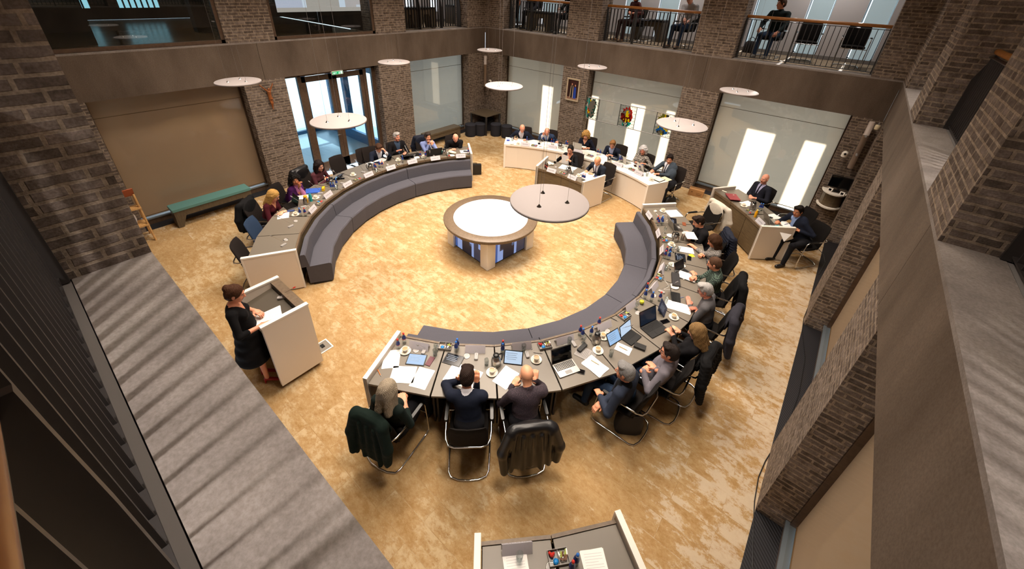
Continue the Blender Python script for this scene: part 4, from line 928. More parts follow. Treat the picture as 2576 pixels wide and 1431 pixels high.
    if dress and stand:
        for t, rr in ((.0, .16), (.35, .2), (.7, .24), (1.0, .27)): S.ell(P-Z*(.42*t)-f*.01, (rr, rr*.85, .13), (r, f, Z), TOP_, .06)
    v, F, vid = S.mesh()
    d = v-N; x = d@r; y = d@q; z = d@sp; m = (vid == TOP_) & (y > .02)
    if shirt is not None:
        k = m & (np.abs(x) < .082*(z+.36)/.36) & (z > -.36) & (np.abs(x) < .1); vid[k] = SHIRT_
        if tie is not None:
            k = ((vid == SHIRT_) | m) & (y > .0) & (np.abs(x) < .016+.014*np.clip(-z/.3, 0, 1)) & (z > -.40) & (z < .02); vid[k & ((vid == SHIRT_) | (z > -.36))] = TIE_
    if vneck: k = (vid == TOP_) & (y > -.02) & (np.abs(x) < .07*(z+.13)/.13) & (z > -.13); vid[k] = SKIN_
    mats = [skin(skinc), top, legs or cloth('#1a1a1f'), shoe or plain('black_shoe', '#141212', .4), plain('lips', '#8f4a40', .5), shirt or top, tie or top]
    fid = np.sort(vid[F], axis=1)[:, 1]
    o = sdf_obj('person', v, F, fid, mats, None, (P[0], P[1], floor)); tag(o, label, 'person', group)
    build_hair(H, ax, hair, hairc, o, max(.005, h*.85), fem)
    for s in (-1, 1):
        e = MB(); c = B(.031*s, .082, .012); M = Matrix([list(hr), list(hf), list(hu)]).transposed()
        e.ell(c-np.array(o.location), (.0125, .008, .0065), M, 10, 0); e.ell(c+hf*.004-np.array(o.location), (.0055, .0055, .0055), M, 8, 1); e.build('eye', [M_EYEW, M_EYED], o)
        if hair not in ('none',):
            e = MB(); e.tube([B(.014*s, .091, .034)-np.array(o.location), B(.032*s, .093, .040)-np.array(o.location), B(.05*s, .078, .035)-np.array(o.location)], .0032, 5); e.build('eyebrow', hairmat(hairc), o)
    if glasses:
        e = MB()
        for s in (-1, 1):
            e.tube([B(.033*s+.025*math.cos(t), .104-.004*abs(math.cos(t)), .010+.019*math.sin(t))-np.array(o.location) for t in [2*PI*k/12 for k in range(12)]], .0024, 5, True)
            e.tube([B(.058*s, .10, .014)-np.array(o.location), B(.08*s, .05, .014)-np.array(o.location), B(.084*s, -.01, .012)-np.array(o.location)], .0024, 5)
        e.tube([B(-.009, .106, .012)-np.array(o.location), B(.009, .106, .012)-np.array(o.location)], .0024, 5); e.build('glasses', plain('spectacle_'+glasses, glasses, .3), o)
    return o
def coat(label, loc, rz, mat, name='coat', puff=0, fl=0.0, sc=1.0, hood=False):
    """a coat hung over a chair back, built around the chair's own shape"""
    S = SDF(.011); c, s_ = math.cos(rz), math.sin(rz); T = lambda x, y, z: V3(loc[0]+c*x-s_*y, loc[1]+s_*x+c*y, loc[2]+z); A = (V3(c, s_, 0), V3(-s_, c, 0), V3(0, 0, 1))
    S.cap(T(-.19, -.35, .965), T(.19, -.35, .965), .05, .05, 0, .04); S.ell(T(0, -.375, .66), (.27*sc, .05, .34), A, 0, .05); S.ell(T(0, -.40, .45), (.25*sc, .045, .2), A, 0, .05); S.ell(T(0, -.285, .82), (.235, .03, .17), A, 0, .04)
    for x, y2, z2 in ((-1, -.46, .36), (1, -.43, .42)):
        S.cap(T(.21*x*sc, -.38, .93), T(.29*x*sc, -.42, .66), .062, .056, 0, .05); S.cap(T(.29*x*sc, -.42, .66), T(.27*x*sc, y2, z2), .056, .046, 0, .03)
    for i in range(5): x = -.2+.1*i; S.cap(T(x, -.425, .9), T(x*1.1+.02*(i % 2), -.43-.012*(i % 2), .3+.04*((i*7) % 3)), .018, .026, 0, .03)
    if hood: S.ell(T(.02, -.42, .93), (.15, .06, .09), A, 0, .05)
    v, F, _ = S.mesh()
    if puff: v = v+np.stack([np.zeros(len(v))]*2+[np.zeros(len(v))], 1)+(A[1]*-1)[None]*(.012*np.abs(np.sin(v[:, 2]*60)))[:, None]
    o = sdf_obj(name, v, F, np.zeros(len(F)), [mat], None, tuple(loc)); return tag(o, label, 'coat')
# ---------------------------------------------------------------- the people and their chairs
def ring_seat(u, v, z, c, rp, da=0.0):
    H = np.array(at(u, v, z)); a = math.atan2(H[1]-c[1], H[0]-c[0])+math.radians(da); P = V3(c[0]+rp*math.cos(a), c[1]+rp*math.sin(a), .56)
    return H, P, math.degrees(a)+180
def hp(u, v, z=.81): return np.array(at(u, v, z))
def sit(label, uv, z, c, rp, hands=(None, None), turn=0.0, da=0.0, ch=CH, chl=None, hz=(.815, .815), chair_turn=0.0, coatspec=None, **kw):
    H, P, yaw = ring_seat(uv[0], uv[1], z, c, rp, da)
    hh = tuple(None if q is None else hp(q[0], q[1], q[2] if len(q) > 2 else e) for q, e in zip(hands, hz))
    o = person(label, H, yaw+turn, P, hh, **kw)
    if ch is not None:
        a = math.radians(yaw+turn+chair_turn); x, y = P[0]-.02*math.cos(a), P[1]-.02*math.sin(a)
        ch.put((x, y, 0), a-PI/2, chl or ('chair of '+label[:70]), 'meeting chairs')
        if coatspec: coat(coatspec[0], (x, y, 0), a-PI/2, coatspec[1], coatspec[2] if len(coatspec) > 2 else 'coat', **(coatspec[3] if len(coatspec) > 3 else {}))
    return o
NAVY = cloth('#1b2132', '#10141f'); NAVY2 = cloth('#232d42', '#161d2c'); BLK = cloth('#141316', '#0b0a0c'); JEANS = cloth('#2c3c54', '#1d2a3e', 200); WSH = cloth('#d9d8df', '#b9b8c2', 200, .8, .2)
MAR = cloth('#47101a', '#2e0a12'); PUR = cloth('#43144f', '#2c0c36'); GREY = cloth('#77727a', '#5b575e', 240); DG = cloth('#16211e', '#0d1513')
LEATH = plain('black_leather_jacket', '#131214', .38); COATB = cloth('#131213', '#09090a', 240, .85, .5); COATG = cloth('#33323a', '#222128', 240, .9, .5); COATD = cloth('#10201a', '#0a1310', 240, .9, .5); COATN = cloth('#1d2130', '#12151f', 200, .7, .5)
RP = 4.57
# near half ring
sit('person with grey blonde hair in dark green, seen from behind at the desk end', (976, 981), 1.17, RC, 4.57, ((1014, 1000, .78), (1006, 996, .78)), turn=-14, da=-.5, look=(6, 12), skinc='#c78f70', top=DG, hair='long', hairc='#a89a86', fem=True, bare=.35, h=.0056, chl='chair with a dark green coat, of the woman with the grey blonde bob', coatspec=('dark green coat hung over one side of the chair of the grey blonde woman', COATD, 'coat', dict(sc=.9)))
sit('dark haired person in a navy suit leaning on his elbows at the near desk', (1175, 948), 1.08, RC, 4.57, ((1199, 948, 1.0), (1160, 945, .98)), da=.5, look=(0, 32), skinc='#c58a68', top=NAVY, hair='short', hairc='#2a1c16', shirt=WSH, h=.0056, curl=(.8, .8), pole=(V3(.2, -.1, -.5), V3(-.6, -.2, -.4)), hd=(V3(-.1, .1, .9), V3(-.1, .1, .9)), hn=(V3(1, -1, 0), V3(-1, 1, 0)), chl='black chair of the man in the navy suit', chair_turn=2)
sit('bald person in a dark dotted shirt writing with a yellow pencil at the near desk', (1325, 943), 1.10, RC, 4.57, ((1347, 940, .97), (1298, 957)), da=-.5, look=(5, 28), skinc='#d29a78', top=specks('#231a22', '#4a3a44', 190, .56), hair='none', h=.0056, curl=(.9, .5), hd=(V3(-.3, .5, .6), None), chl='black chair under a leather jacket, of the bald man in the dotted shirt', coatspec=('black leather jacket hung over the chair of the bald man in the dotted shirt', LEATH, 'leather_jacket', dict(sc=1.12)))
sit('grey haired person in a blue grey blazer leaning back and turned to the side', (1572, 936), 1.20, RC, 4.58, ((1492, 1030, .64), (1505, 985, .70)), turn=22, da=3.0, look=(10, 5), skinc='#c68b6c', top=cloth('#333a4a', '#232937'), legs=JEANS, hair='short', hairc='#8f8d8c', shirt=cloth('#121216'), h=.0056, chl='black chair of the grey haired man in the blazer', chair_turn=0)
sit('person in a light grey shirt and glasses sitting with folded arms', (1684, 887), 1.20, RC, 4.6, ((1640, 917, .93), (1628, 925, .90)), turn=18, da=2.0, look=(12, 4), skinc='#c98d70', top=GREY, legs=JEANS, hair='short', hairc='#2f2724', glasses='#15110f', h=.0056, belly=1.12, curl=(.3, .3), hd=(V3(-.7, .4, 0), V3(.3, .8, .1)), chl='black chair of the man with folded arms')
sit('blonde person in black looking down at a phone', (1753, 835), 1.17, RC, 4.58, ((1700, 826, .90), (1686, 833, .90)), turn=10, da=-.5, look=(8, 22), skinc='#d09a7c', top=BLK, hair='long', hairc='#8a6c45', fem=True, h=.0056, curl=(.7, .7), hd=(V3(-.8, -.1, .5), V3(-.8, .2, .5)), chl='chair with a black padded coat, of the woman with the phone', coatspec=('black padded coat over the chair of the blonde woman with the phone', COATB, 'coat', dict(sc=1.1, puff=1)))
sit('white haired person in a grey shirt and glasses reading papers', (1774, 730), 1.13, RC, 4.57, ((1744, 775), (1733, 758)), da=0, look=(10, 25), skinc='#c0806a', top=cloth('#5f5d60', '#474548', 240), hair='short', hairc='#b3b0ae', glasses='#2a2422', h=.0056, curl=(.2, .1), belly=1.1, chl='chair with a dark grey coat, of the white haired man', coatspec=('dark grey coat over the chair of the white haired man', COATG, 'coat', dict(sc=1.1)))
sit('person in a green and black plaid shirt with clasped hands', (1797, 663), 1.13, RC, 4.57, ((1744, 697, .86), (1745, 686, .86)), da=0, look=(-2, 22), skinc='#c98e70', top=plaid('#5d7364', '#14181a', 26, '#2d3a34'), hair='crop', hairc='#5d4231', h=.0056, curl=(.8, .8), chl='black chair of the man in the plaid shirt, with a dark coat', coatspec=('black coat over the chair of the man in the plaid shirt', COATB))
sit('brown haired person in a black and white speckled jacket writing', (1796, 606), 1.13, RC, 4.57, ((1764, 640, .84), (1733, 613)), da=-1.0, look=(14, 26), skinc='#c98b6a', top=specks('#191719', '#a8a29c', 120, .5), hair='bob', hairc='#4a2f1c', fem=True, h=.0056, curl=(.9, .8), bare=.5, chl='black chair of the woman in the speckled jacket')
sit('young person in a black shirt reading a held sheet of paper', (1757, 557), 1.13, RC, 4.57, ((1735, 595, .88), (1731, 585, .88)), da=-1.0, look=(6, 28), skinc='#c58c6c', top=BLK, hair='short', hairc='#2b1d15', h=.0056, curl=(.8, .8), chl='chair with a navy padded jacket, of the young man in black', coatspec=('navy padded jacket over the chair of the young man in black', COATN, 'padded_jacket', dict(puff=1)))
p = at(1800, 605, 0.0); p = pol(RC, 4.95, 44.5); CH.put((p[0], p[1], 0), math.radians(236)-PI/2, 'empty black chair with arms under the white coat', 'meeting chairs')
coat('white coat hung over the empty chair beside the side desk', (p[0], p[1], 0), math.radians(236)-PI/2, cloth('#cfc6b8', '#a89f92', 200, .9, .5), 'white_coat', 0, 0, 1.25)
# far half ring
LP = 4.70
for a, chx, l in ((-123.9, CHD, 'brown empty chair at the free desk end behind the lectern'), (-133.5, CHB, 'empty chair in bluish light, second from the free desk end'), (-174, CHD, 'brown empty chair before the glass door, next to the woman in maroon with glasses'), (-183.2, CHD, 'brown empty chair before the glass door, next to the man holding his head')):
    q = pol(LC, 4.36 if a > -140 else 4.75, a); chx.put((q[0], q[1], 0), math.radians(a+180)-PI/2, l, 'meeting chairs')
KW = dict(h=.0075, ch=CHD)
sit('blonde person in a maroon top writing at the far desk', (688, 492), 1.13, LC, LP, ((714, 531), (706, 535)), look=(0, 28), skinc='#cf9a7c', top=MAR, hair='long', hairc='#b98f4f', fem=True, glasses='#2a2422', bare=.45, vneck=True, curl=(.9, .4), chl='chair under a dark jacket, of the blonde woman in maroon', coatspec=('dark jacket over the chair of the blonde woman in maroon', COATB), **KW)
sit('person with black hair in a purple jacket, finger at the lips', (741, 451), 1.16, LC, LP, ((758, 484), (752, 463, 1.07)), look=(-38, 8), skinc='#a8704e', top=PUR, hair='puff', hairc='#120e0d', fem=True, shirt=cloth('#c07fa8', '#a0648c'), curl=(.4, .8), hd=(None, V3(0, .1, 1)), chl='dark brown chair of the woman in the purple jacket', **KW)
sit('person with dark hair and glasses in a maroon turtleneck, hands folded', (803, 417), 1.18, LC, LP, ((826, 449, .86), (823, 448, .86)), look=(-8, 12), skinc='#d0a088', top=specks('#3a1018', '#5a2630', 160, .5), hair='bob', hairc='#1d1211', fem=True, glasses='#3a2a26', curl=(.7, .7), chl='chair under a black leather jacket, of the woman in the maroon turtleneck', coatspec=('black leather jacket over the chair of the woman in the maroon turtleneck', LEATH, 'leather_jacket'), **KW)
sit('person in a navy jacket and white shirt holding his forehead while writing', (953, 372), 1.10, LC, LP, ((959, 408), (967, 377, 1.10)), look=(-12, 34), skinc='#cc9274', top=NAVY, hair='short', hairc='#4a3020', shirt=WSH, curl=(.8, .7), hd=(None, V3(-.2, -.2, .9)), chl='dark chair of the man holding his forehead', **KW)
sit('white haired person in a black jacket and blue shirt with crossed arms', (998, 344), 1.22, LC, LP, ((1003, 378, .90), (1019, 385, .84)), look=(14, 4), skinc='#cf9078', top=cloth('#1c1a1c', '#121013'), hair='short', hairc='#c9c3bf', shirt=cloth('#3a4a60', '#2c3a4c'), curl=(.3, .3), belly=1.1, chl='dark chair of the white haired man in the black jacket', **KW)
sit('dark haired person in a pale blue shirt holding both hands before the chin', (1076, 344), 1.18, LC, LP, ((1078, 357, 1.06), (1086, 358, 1.05)), look=(12, 4), skinc='#cb9272', top=cloth('#8795c4', '#6f7dab', 200), hair='short', hairc='#3a302b', fem=True, curl=(.8, .8), hd=(V3(0, 0, 1), V3(-.1, 0, 1)), hn=(V3(-1, 1, 0), V3(1, -1, 0)), chl='dark chair under a navy coat, of the woman in the pale blue shirt', coatspec=('dark navy coat over the chair of the woman in the pale blue shirt', COATN), **KW)
sit('bald person in a black sweater writing at the end of the far desk', (1146, 347), 1.12, LC, LP, ((1142, 374), (1136, 376)), look=(4, 32), skinc='#d59a80', top=BLK, hair='none', curl=(.9, .5), chl='dark chair of the bald man in the black sweater', **KW)
# curved white desk at the back
KW = dict(h=.0075, ch=CHD); BP = 5.52
sit('bald person with glasses in a navy jacket at the desk end by the stools', (1314, 323), 1.16, RC, BP, ((1297, 349), (1322, 351)), look=(22, 20), skinc='#d2957a', top=NAVY, hair='none', shirt=WSH, glasses='#3a2a26', chl='dark chair of the bald man with glasses by the stools', **KW)
sit('person in a blue suit and tie with a hand over his forehead', (1376, 331), 1.10, RC, BP, ((1368, 335, 1.13), (1402, 357, .80)), look=(10, 34), skinc='#cf9078', top=cloth('#2b3a55', '#1d2a40'), hair='fringe', hairc='#7a6a60', shirt=WSH, tie=cloth('#5f7fc0', '#4a66a0'), curl=(.5, .5), hd=(V3(.2, -.2, .9), None), chl='dark chair of the man with a hand over his forehead', **KW)
sit('curly blonde person in a dark jacket reading a raised paper', (1474, 340), 1.16, RC, BP, ((1466, 371, .84), (1478, 372, .84)), look=(10, 22), skinc='#d29c80', top=cloth('#161a29', '#0e111b'), hair='curly', hairc='#b58a4c', fem=True, vneck=True, chl='dark chair of the curly blonde woman', **KW)
sit('person with sandy hair and glasses in a navy jacket, forearms on the desk', (1541, 363), 1.13, RC, BP, ((1529, 391), (1537, 390)), look=(16, 26), skinc='#cf9478', top=NAVY, hair='short', hairc='#8a6038', shirt=cloth('#9aa6c4', '#8490ae'), glasses='#2a2020', chl='dark chair of the sandy haired man', **KW)
sit('white curly haired person in a black and white patterned blouse, arms crossed', (1618, 378), 1.15, RC, BP, ((1601, 407, .86), (1618, 411, .84)), look=(24, 10), skinc='#c98f74', top=specks('#1a1719', '#b8b0a6', 60, .5), hair='puff', hairc='#c9c6c6', fem=True, glasses='#b0483a', chl='dark chair of the white haired woman in the patterned blouse', **KW)
sit('dark haired person in a checked grey suit and black tie holding a pen', (1685, 400), 1.16, RC, BP, ((1640, 429, .84), (1652, 437)), turn=12, da=-2.5, look=(22, 14), skinc='#c98e70', top=plaid('#2c3440', '#3b4652', 30), hair='short', hairc='#1f1512', shirt=WSH, tie=cloth('#15161c'), chl='dark chair of the man in the checked suit', **KW)
sit('person with short black hair and glasses in black, holding up a sheet of paper', (1435, 376), 1.20, RC, 3.96, ((1416, 390, 1.02), (1431, 402, .98)), look=(10, 16), skinc='#c88e70', top=BLK, hair='crop', hairc='#14100f', fem=True, vneck=True, glasses='#2a1f1c', curl=(.8, .8), chl='dark chair of the woman holding up a sheet', h=.008, ch=CHD)
sit('bald person in a dark suit and tie writing in an open book', (1503, 405), 1.17, RC, 3.96, ((1474, 431), (1487, 436)), look=(20, 26), skinc='#d0946f', top=cloth('#242a36', '#171b24'), hair='fringe', hairc='#6f5c50', shirt=WSH, tie=cloth('#1c2440'), curl=(.9, .5), chl='dark chair of the bald man writing in a book', h=.008, ch=CHD)
# side desk
sit('bald person in a dark suit and tie behind the red folders', (1924, 450), 1.22, RC, 6.9, ((1888, 494), (1895, 497)), turn=6, look=(6, 4), skinc='#cf947a', top=cloth('#20212c', '#14151d'), hair='none', shirt=cloth('#a9a8c6', '#9390b0'), tie=cloth('#121218'), curl=(.7, .7), h=.008, chl='black chair of the bald man behind the red folders')
sit('dark haired person in a navy jacket working on a silver laptop', (2008, 531), 1.17, RC, 6.9, ((1956, 558, .82), (2003, 578, .80)), turn=14, da=-1.5, look=(14, 12), skinc='#b97f5c', top=NAVY, hair='short', hairc='#17110f', shirt=cloth('#8ea4cf', '#7489b4'), h=.0075, chl='black chair of the man with the silver laptop')
q = pol(RC, 7.1, 43.2); CH.put((q[0], q[1], 0), math.radians(43.2+180)-PI/2, 'empty black chair between the two men at the side desk', 'meeting chairs')
# speaker at the lectern
Hs = np.array(at(591, 739, 1.60)); 
person('person in a black knee length dress and red heels speaking at the lectern', Hs, 62, V3(Hs[0]-.02, Hs[1]-.02, .97), (hp(668, 813, 1.12), hp(650, 785, 1.14)), look=(-2, 20), skinc='#c98d70', top=cloth('#0d0c0e', '#080709', 260, .9, .3), hair='bun', hairc='#4a2d1c', fem=True, bare=.62, vneck=True, stand=True, dress=True, shoe=plain('red_leather', '#8e1219', .4), h=.0056, curl=(.3, .5))
# balcony visitors
GF = H2
def gal(label, huv, hz, y, hands, yaw, pelv, feet, **kw):
    H = np.array(aty(huv[0], huv[1], y)) if huv is not None else hz; P = np.array(aty(pelv[0], pelv[1], y+.05)) if pelv is not None else None
    return person(label, H, yaw, P, tuple(np.array(aty(*q)) if q is not None else None for q in hands), floor=GF, h=.0075, feet=feet, **kw)
for u, v, l, rz in ((2024, 116, 'empty black chair on the balcony beside the man in dark green', PI+.1), (2140, 131, 'empty black chair on the balcony nearest the brick pier', PI+.05)):
    q = aty(u, v, 1.1); CH.put((q.x, q.y, GF), rz, l, 'balcony chairs')
def gsit(label, huv, y, zoff, hands, yaw, ch=True, feet=None, cl='', **kw):
    H = np.array(aty(huv[0], huv[1], y)); H[2] = GF+zoff; a = math.radians(yaw); P = V3(H[0]-.1*math.cos(a), H[1]-.1*math.sin(a), GF+.56)
    person(label, H, yaw, P, tuple(None if q is None else np.array(aty(*q)) for q in hands), floor=GF, h=.0075, feet=feet, **kw)
    if ch: CH.put((P[0], P[1], GF), a-PI/2, cl, 'balcony chairs')
gsit('person in a dark green sweater and jeans seated on the balcony, looking aside', (1961, 24), 1.1, 1.25, ((1910, 74, .75), (1953, 84, .72)), -98, look=(-40, 8), skinc='#c08a6e', top=cloth('#1c2626', '#131a1a'), legs=JEANS, hair='short', hairc='#4a3424', cl='black balcony chair of the man in dark green', shoe=plain('grey_shoe', '#6f6a64', .6))
gsit('bald person in a grey sweater and jeans on the balcony, one leg crossed', (1732, 14), .95, 1.25, ((1722, 52, .6), (1728, 55, .6)), -100, look=(-10, 28), skinc='#cf9a82', top=specks('#8f8d8f', '#b5b2b2', 150), legs=JEANS, hair='none', glasses='#3a3434', cl='black balcony chair of the bald man in grey', shoe=plain('brown_shoe', '#6a4a30', .5))
gsit('curly haired person in a dark red dress and boots on the balcony, arms crossed', (1597, 4), .95, 1.24, ((1584, 30, .65), (1590, 33, .65)), -118, look=(20, 12), skinc='#c98f74', top=specks('#3a1512', '#5a2018', 60, .5), legs=specks('#3a1512', '#1a0d0c', 60, .5), hair='curly', hairc='#2f1d15', fem=True, cl='black balcony chair of the curly haired woman', shoe=plain('tan_boot', '#7a5a3c', .6))
gsit('person in a grey jacket seated on the balcony, head cut off by the frame', (1341, -14), 1.0, 1.22, ((1328, 33, .65), (1334, 34, .65)), -85, skinc='#c08a6e', top=cloth('#35343c', '#232229'), legs=BLK, hair='short', hairc='#2a1d17', cl='black balcony chair of the man in a grey jacket')
gsit('person in black seated on the balcony beside the brick pier, head cropped off', (1431, -8), .9, 1.22, ((1405, 22, .6), (1420, 30, .6)), -120, skinc='#c08a6e', top=BLK, legs=BLK, hair='short', hairc='#2a1d17', cl='black balcony chair of the person in black')
q = aty(1292, 62, .9)+Vector((.06, 0, 0)); person('person in a wine red sweater standing at the balcony railing, head cropped off', V3(q.x, q.y, GF+1.60), -88, V3(q.x, q.y+.03, GF+.93), (np.array(aty(1280, 35, .7)), np.array(aty(1304, 33, .62))), floor=GF, h=.0075, skinc='#c08a6e', top=cloth('#3b2430', '#281820'), legs=BLK, hair='short', hairc='#3a2a20', stand=True)
# carved figure on the brick pier
S = SDF(.005); cx = (.055, -7.84, 2.46); Q = lambda y, z, x=.055: V3(x, -7.84+y, 2.47+z)
S.cap(Q(0, -.02), Q(0, .1), .035, .045, 0, .02); S.ell(Q(.005, .165, .07), (.028, .026, .036), None, 0, .015); S.cap(Q(0, -.06), Q(0, -.02), .042, .038, 0, .02)
S.cap(Q(.03, .12), Q(.12, .26), .02, .012, 0, .01); S.cap(Q(-.03, .12), Q(-.16, .27), .02, .012, 0, .01); S.ell(Q(.125, .275), (.01, .013, .018), None, 0, .006); S.ell(Q(-.168, .28), (.01, .013, .018), None, 0, .006)
S.cap(Q(.016, -.08), Q(.02, -.17, .075), .024, .018, 0, .012); S.cap(Q(-.016, -.08), Q(-.012, -.17, .075), .024, .018, 0, .012); S.cap(Q(.02, -.17, .075), Q(.004, -.28), .017, .011, 0, .01); S.cap(Q(-.012, -.17, .075), Q(-.002, -.28), .017, .011, 0, .01); S.cap(Q(0, -.28), Q(0, -.32, .07), .014, .01, 0, .008)
S.ell(Q(.01, -.065), (.045, .05, .03), None, 0, .01)
v, F, _ = S.mesh(); tag(sdf_obj('carved_figure', v, F, np.zeros(len(F)), [wood('carved_wood', '#7a3f1a', '#9a5a28', (20, 20, 8))], None, cx), 'carved wooden figure with raised arms on the brick pier', 'sculpture')
# ---------------------------------------------------------------- things on the desks
PEOPLE = [(976, 981, 'the grey blonde woman'), (1175, 948, 'the navy suited man'), (1325, 943, 'the bald man in the dotted shirt'), (1500, 945, 'the grey haired man in the blazer'), (1650, 890, 'the man with folded arms'), (1735, 838, 'the blonde woman with the phone'), (1774, 740, 'the white haired man in grey'), (1797, 680, 'the man in the plaid shirt'), (1796, 616, 'the woman in the speckled jacket'), (1757, 570, 'the young man in black'), (1750, 530, 'the white coat chair'),
          (615, 640, 'the brown empty chair at the free end'), (650, 580, 'the empty chair in bluish light'), (688, 500, 'the blonde woman in maroon'), (741, 460, 'the woman in purple'), (803, 425, 'the woman in the maroon turtleneck'), (885, 400, 'the empty chairs by the glass door'), (953, 380, 'the man holding his forehead'), (998, 350, 'the white haired man in black'), (1076, 350, 'the woman in pale blue'), (1146, 352, 'the bald man in the black sweater'),
          (1314, 330, 'the bald man by the stools'), (1376, 338, 'the man in the blue suit'), (1474, 345, 'the curly blonde woman'), (1541, 370, 'the sandy haired man'), (1618, 385, 'the white haired woman'), (1685, 405, 'the man in the checked suit'), (1435, 388, 'the woman holding up a sheet'), (1503, 412, 'the bald man writing in a book'), (1924, 465, 'the red folders'), (2008, 545, 'the man with the laptop'), (1975, 500, 'the empty side desk chair'), (1400, 1500, 'the cropped desk')]
PW = [(at(u, v, 1.0), n) for u, v, n in PEOPLE]
PEND = []
def place(o, desc, ref=None, who=None, rel='before'):
    p = Vector(o.location); p.z = 1.0
    if who is None:
        best = min(PW, key=lambda q: (q[0]-p).length); who = best[1]; d = (best[0]-p).length
    else: d = (RC-p).length
    PEND.append((o, desc+' '+rel+' '+who, d)); return o
def settle():
    by = {}
    for o, l, d in PEND: by.setdefault(l, []).append((d, o))
    for l, q in by.items():
        q.sort(key=lambda t: t[0]); n = len(q)
        for i, (d, o) in enumerate(q):
            s = '' if n == 1 else (', nearer one' if i == 0 else ', farther one') if n == 2 else (', nearest of %s' % ('three' if n == 3 else 'several') if i == 0 else ', farthest of %s' % ('three' if n == 3 else 'several') if i == n-1 else ', middle one' if n == 3 else ', %s nearest' % ('second', 'third', 'fourth', 'fifth', 'sixth', 'seventh')[i-1])
            o['label'] = l+s
def outang(p, c=None):
    c = c or (LC if p.x < 5.6 and p.y > -11 and (p-LC).length < 4.6 and (p-LC).length > 3.4 else RC); return math.atan2(p.y-c.y, p.x-c.x)
class Item:
    def __init__(s, fn, desc, group): s.p = Proto(fn); s.desc = desc; s.group = group
    def __call__(s, u, v, z=DZ, rot=0.0, desc=None, who=None, rel='before'):
        p = at(u, v, z); o = s.p.put(p, outang(p)+PI/2+rot, 'x', s.group); return place(o, desc or s.desc, None, who, rel)
def mk(name, cat, parts):
    t = thing(name, '', cat)
    for nm, mb, mat in parts: mb.build(nm, mat, t)
    return t
def bottle(cap, band):
    g = MB().lathe([(.024, 0), (.027, .01), (.027, .10), (.024, .12), (.012, .155), (.0115, .178)], 14); l = MB().lathe([(.0276, .096), (.0276, .101), (.025, .1205), (.0128, .153)], 14, cap=False)
    t = mk('water_bottle', 'bottle', [('glass_body', g, M_CLEAR), ('cap', MB().lathe([(.0135, .172), (.0135, .19), (1e-6, .192)], 12), cap)]); l.build('paper_label', M_NAVY, t); MB().lathe([(.0278, .088), (.0278, .096)], 14, cap=False).build('label_band', band, t); return t
BR = Item(lambda: bottle(M_RED, M_RED), 'small water bottle with red cap', 'small water bottles'); BB = Item(lambda: bottle(M_BLUE, M_BLUE), 'small water bottle with blue cap', 'small water bottles')
def cup():
    b = MB().lathe([(.022, 0), (.026, .004), (.038, .03), (.041, .058), (.038, .058), (.035, .03), (.02, .008), (1e-6, .008)], 18); h = MB().tube([(.038, 0, .05), (.058, 0, .048), (.06, 0, .03), (.035, 0, .018)], .004, 6)
    return mk('coffee_cup', 'cup', [('bowl', b, M_CERAM), ('handle', h, M_CERAM), ('coffee', MB().lathe([(1e-6, .046), (.037, .046)], 16), M_COFFEE)])
CU = Item(cup, 'white coffee cup', 'coffee cups')
SA = Item(lambda: tag(MB().lathe([(.035, 0), (.04, .004), (.074, .014), (.076, .017), (.07, .016), (.03, .008), (1e-6, .008)], 24).build('saucer', M_CERAM), '', 'saucer'), 'white saucer', 'saucers')
def cs(u, v, cupp=True, **k):
    SA(u, v, desc='white saucer under a coffee cup' if cupp else 'white saucer', **k)
    if cupp: CU(u, v-1, DZ+.012, rot=.6, **k)
GL = Item(lambda: tag(MB().lathe([(.026, 0), (.031, .11), (.0295, .11), (.0245, .012), (1e-6, .012)], 16).build('drinking_glass', M_CLEAR), '', 'glass'), 'clear drinking glass', 'drinking glasses')
WG = Item(lambda: mk('stemmed_glass', 'glass', [('bowl', MB().lathe([(1e-6, .06), (.02, .065), (.03, .10), (.026, .14), (.0245, .14), (.028, .10), (.018, .07)], 14), M_CLEAR), ('stem', MB().lathe([(.03, 0), (.028, .004), (.004, .008), (.004, .062)], 14), M_CLEAR)]), 'clear stemmed glass', 'drinking glasses')
def jug(lid, body=M_BRUSH, name='thermos_jug'):
    b = MB().lathe([(.055, 0), (.062, .01), (.064, .09), (.05, .13), (.034, .15)], 22); l = MB().lathe([(.034, .15), (.04, .155), (.04, .185), (.03, .195), (1e-6, .196)], 18); s = MB().box((0, .042, .165), (.02, .03, .02)); h = MB().tube([(0, -.036, .175), (0, -.08, .17), (0, -.092, .13), (0, -.085, .06), (0, -.06, .04)], .009, 8)
    return mk(name, 'jug', [('body', b, body), ('lid', l, lid), ('spout', s, lid), ('handle', h, lid)])
JB = Item(lambda: jug(M_BLACKP), 'steel coffee jug with black lid', 'coffee jugs'); JY = Item(lambda: jug(plain('yellow_plastic', '#dca420', .4)), 'steel coffee jug with yellow lid', None)
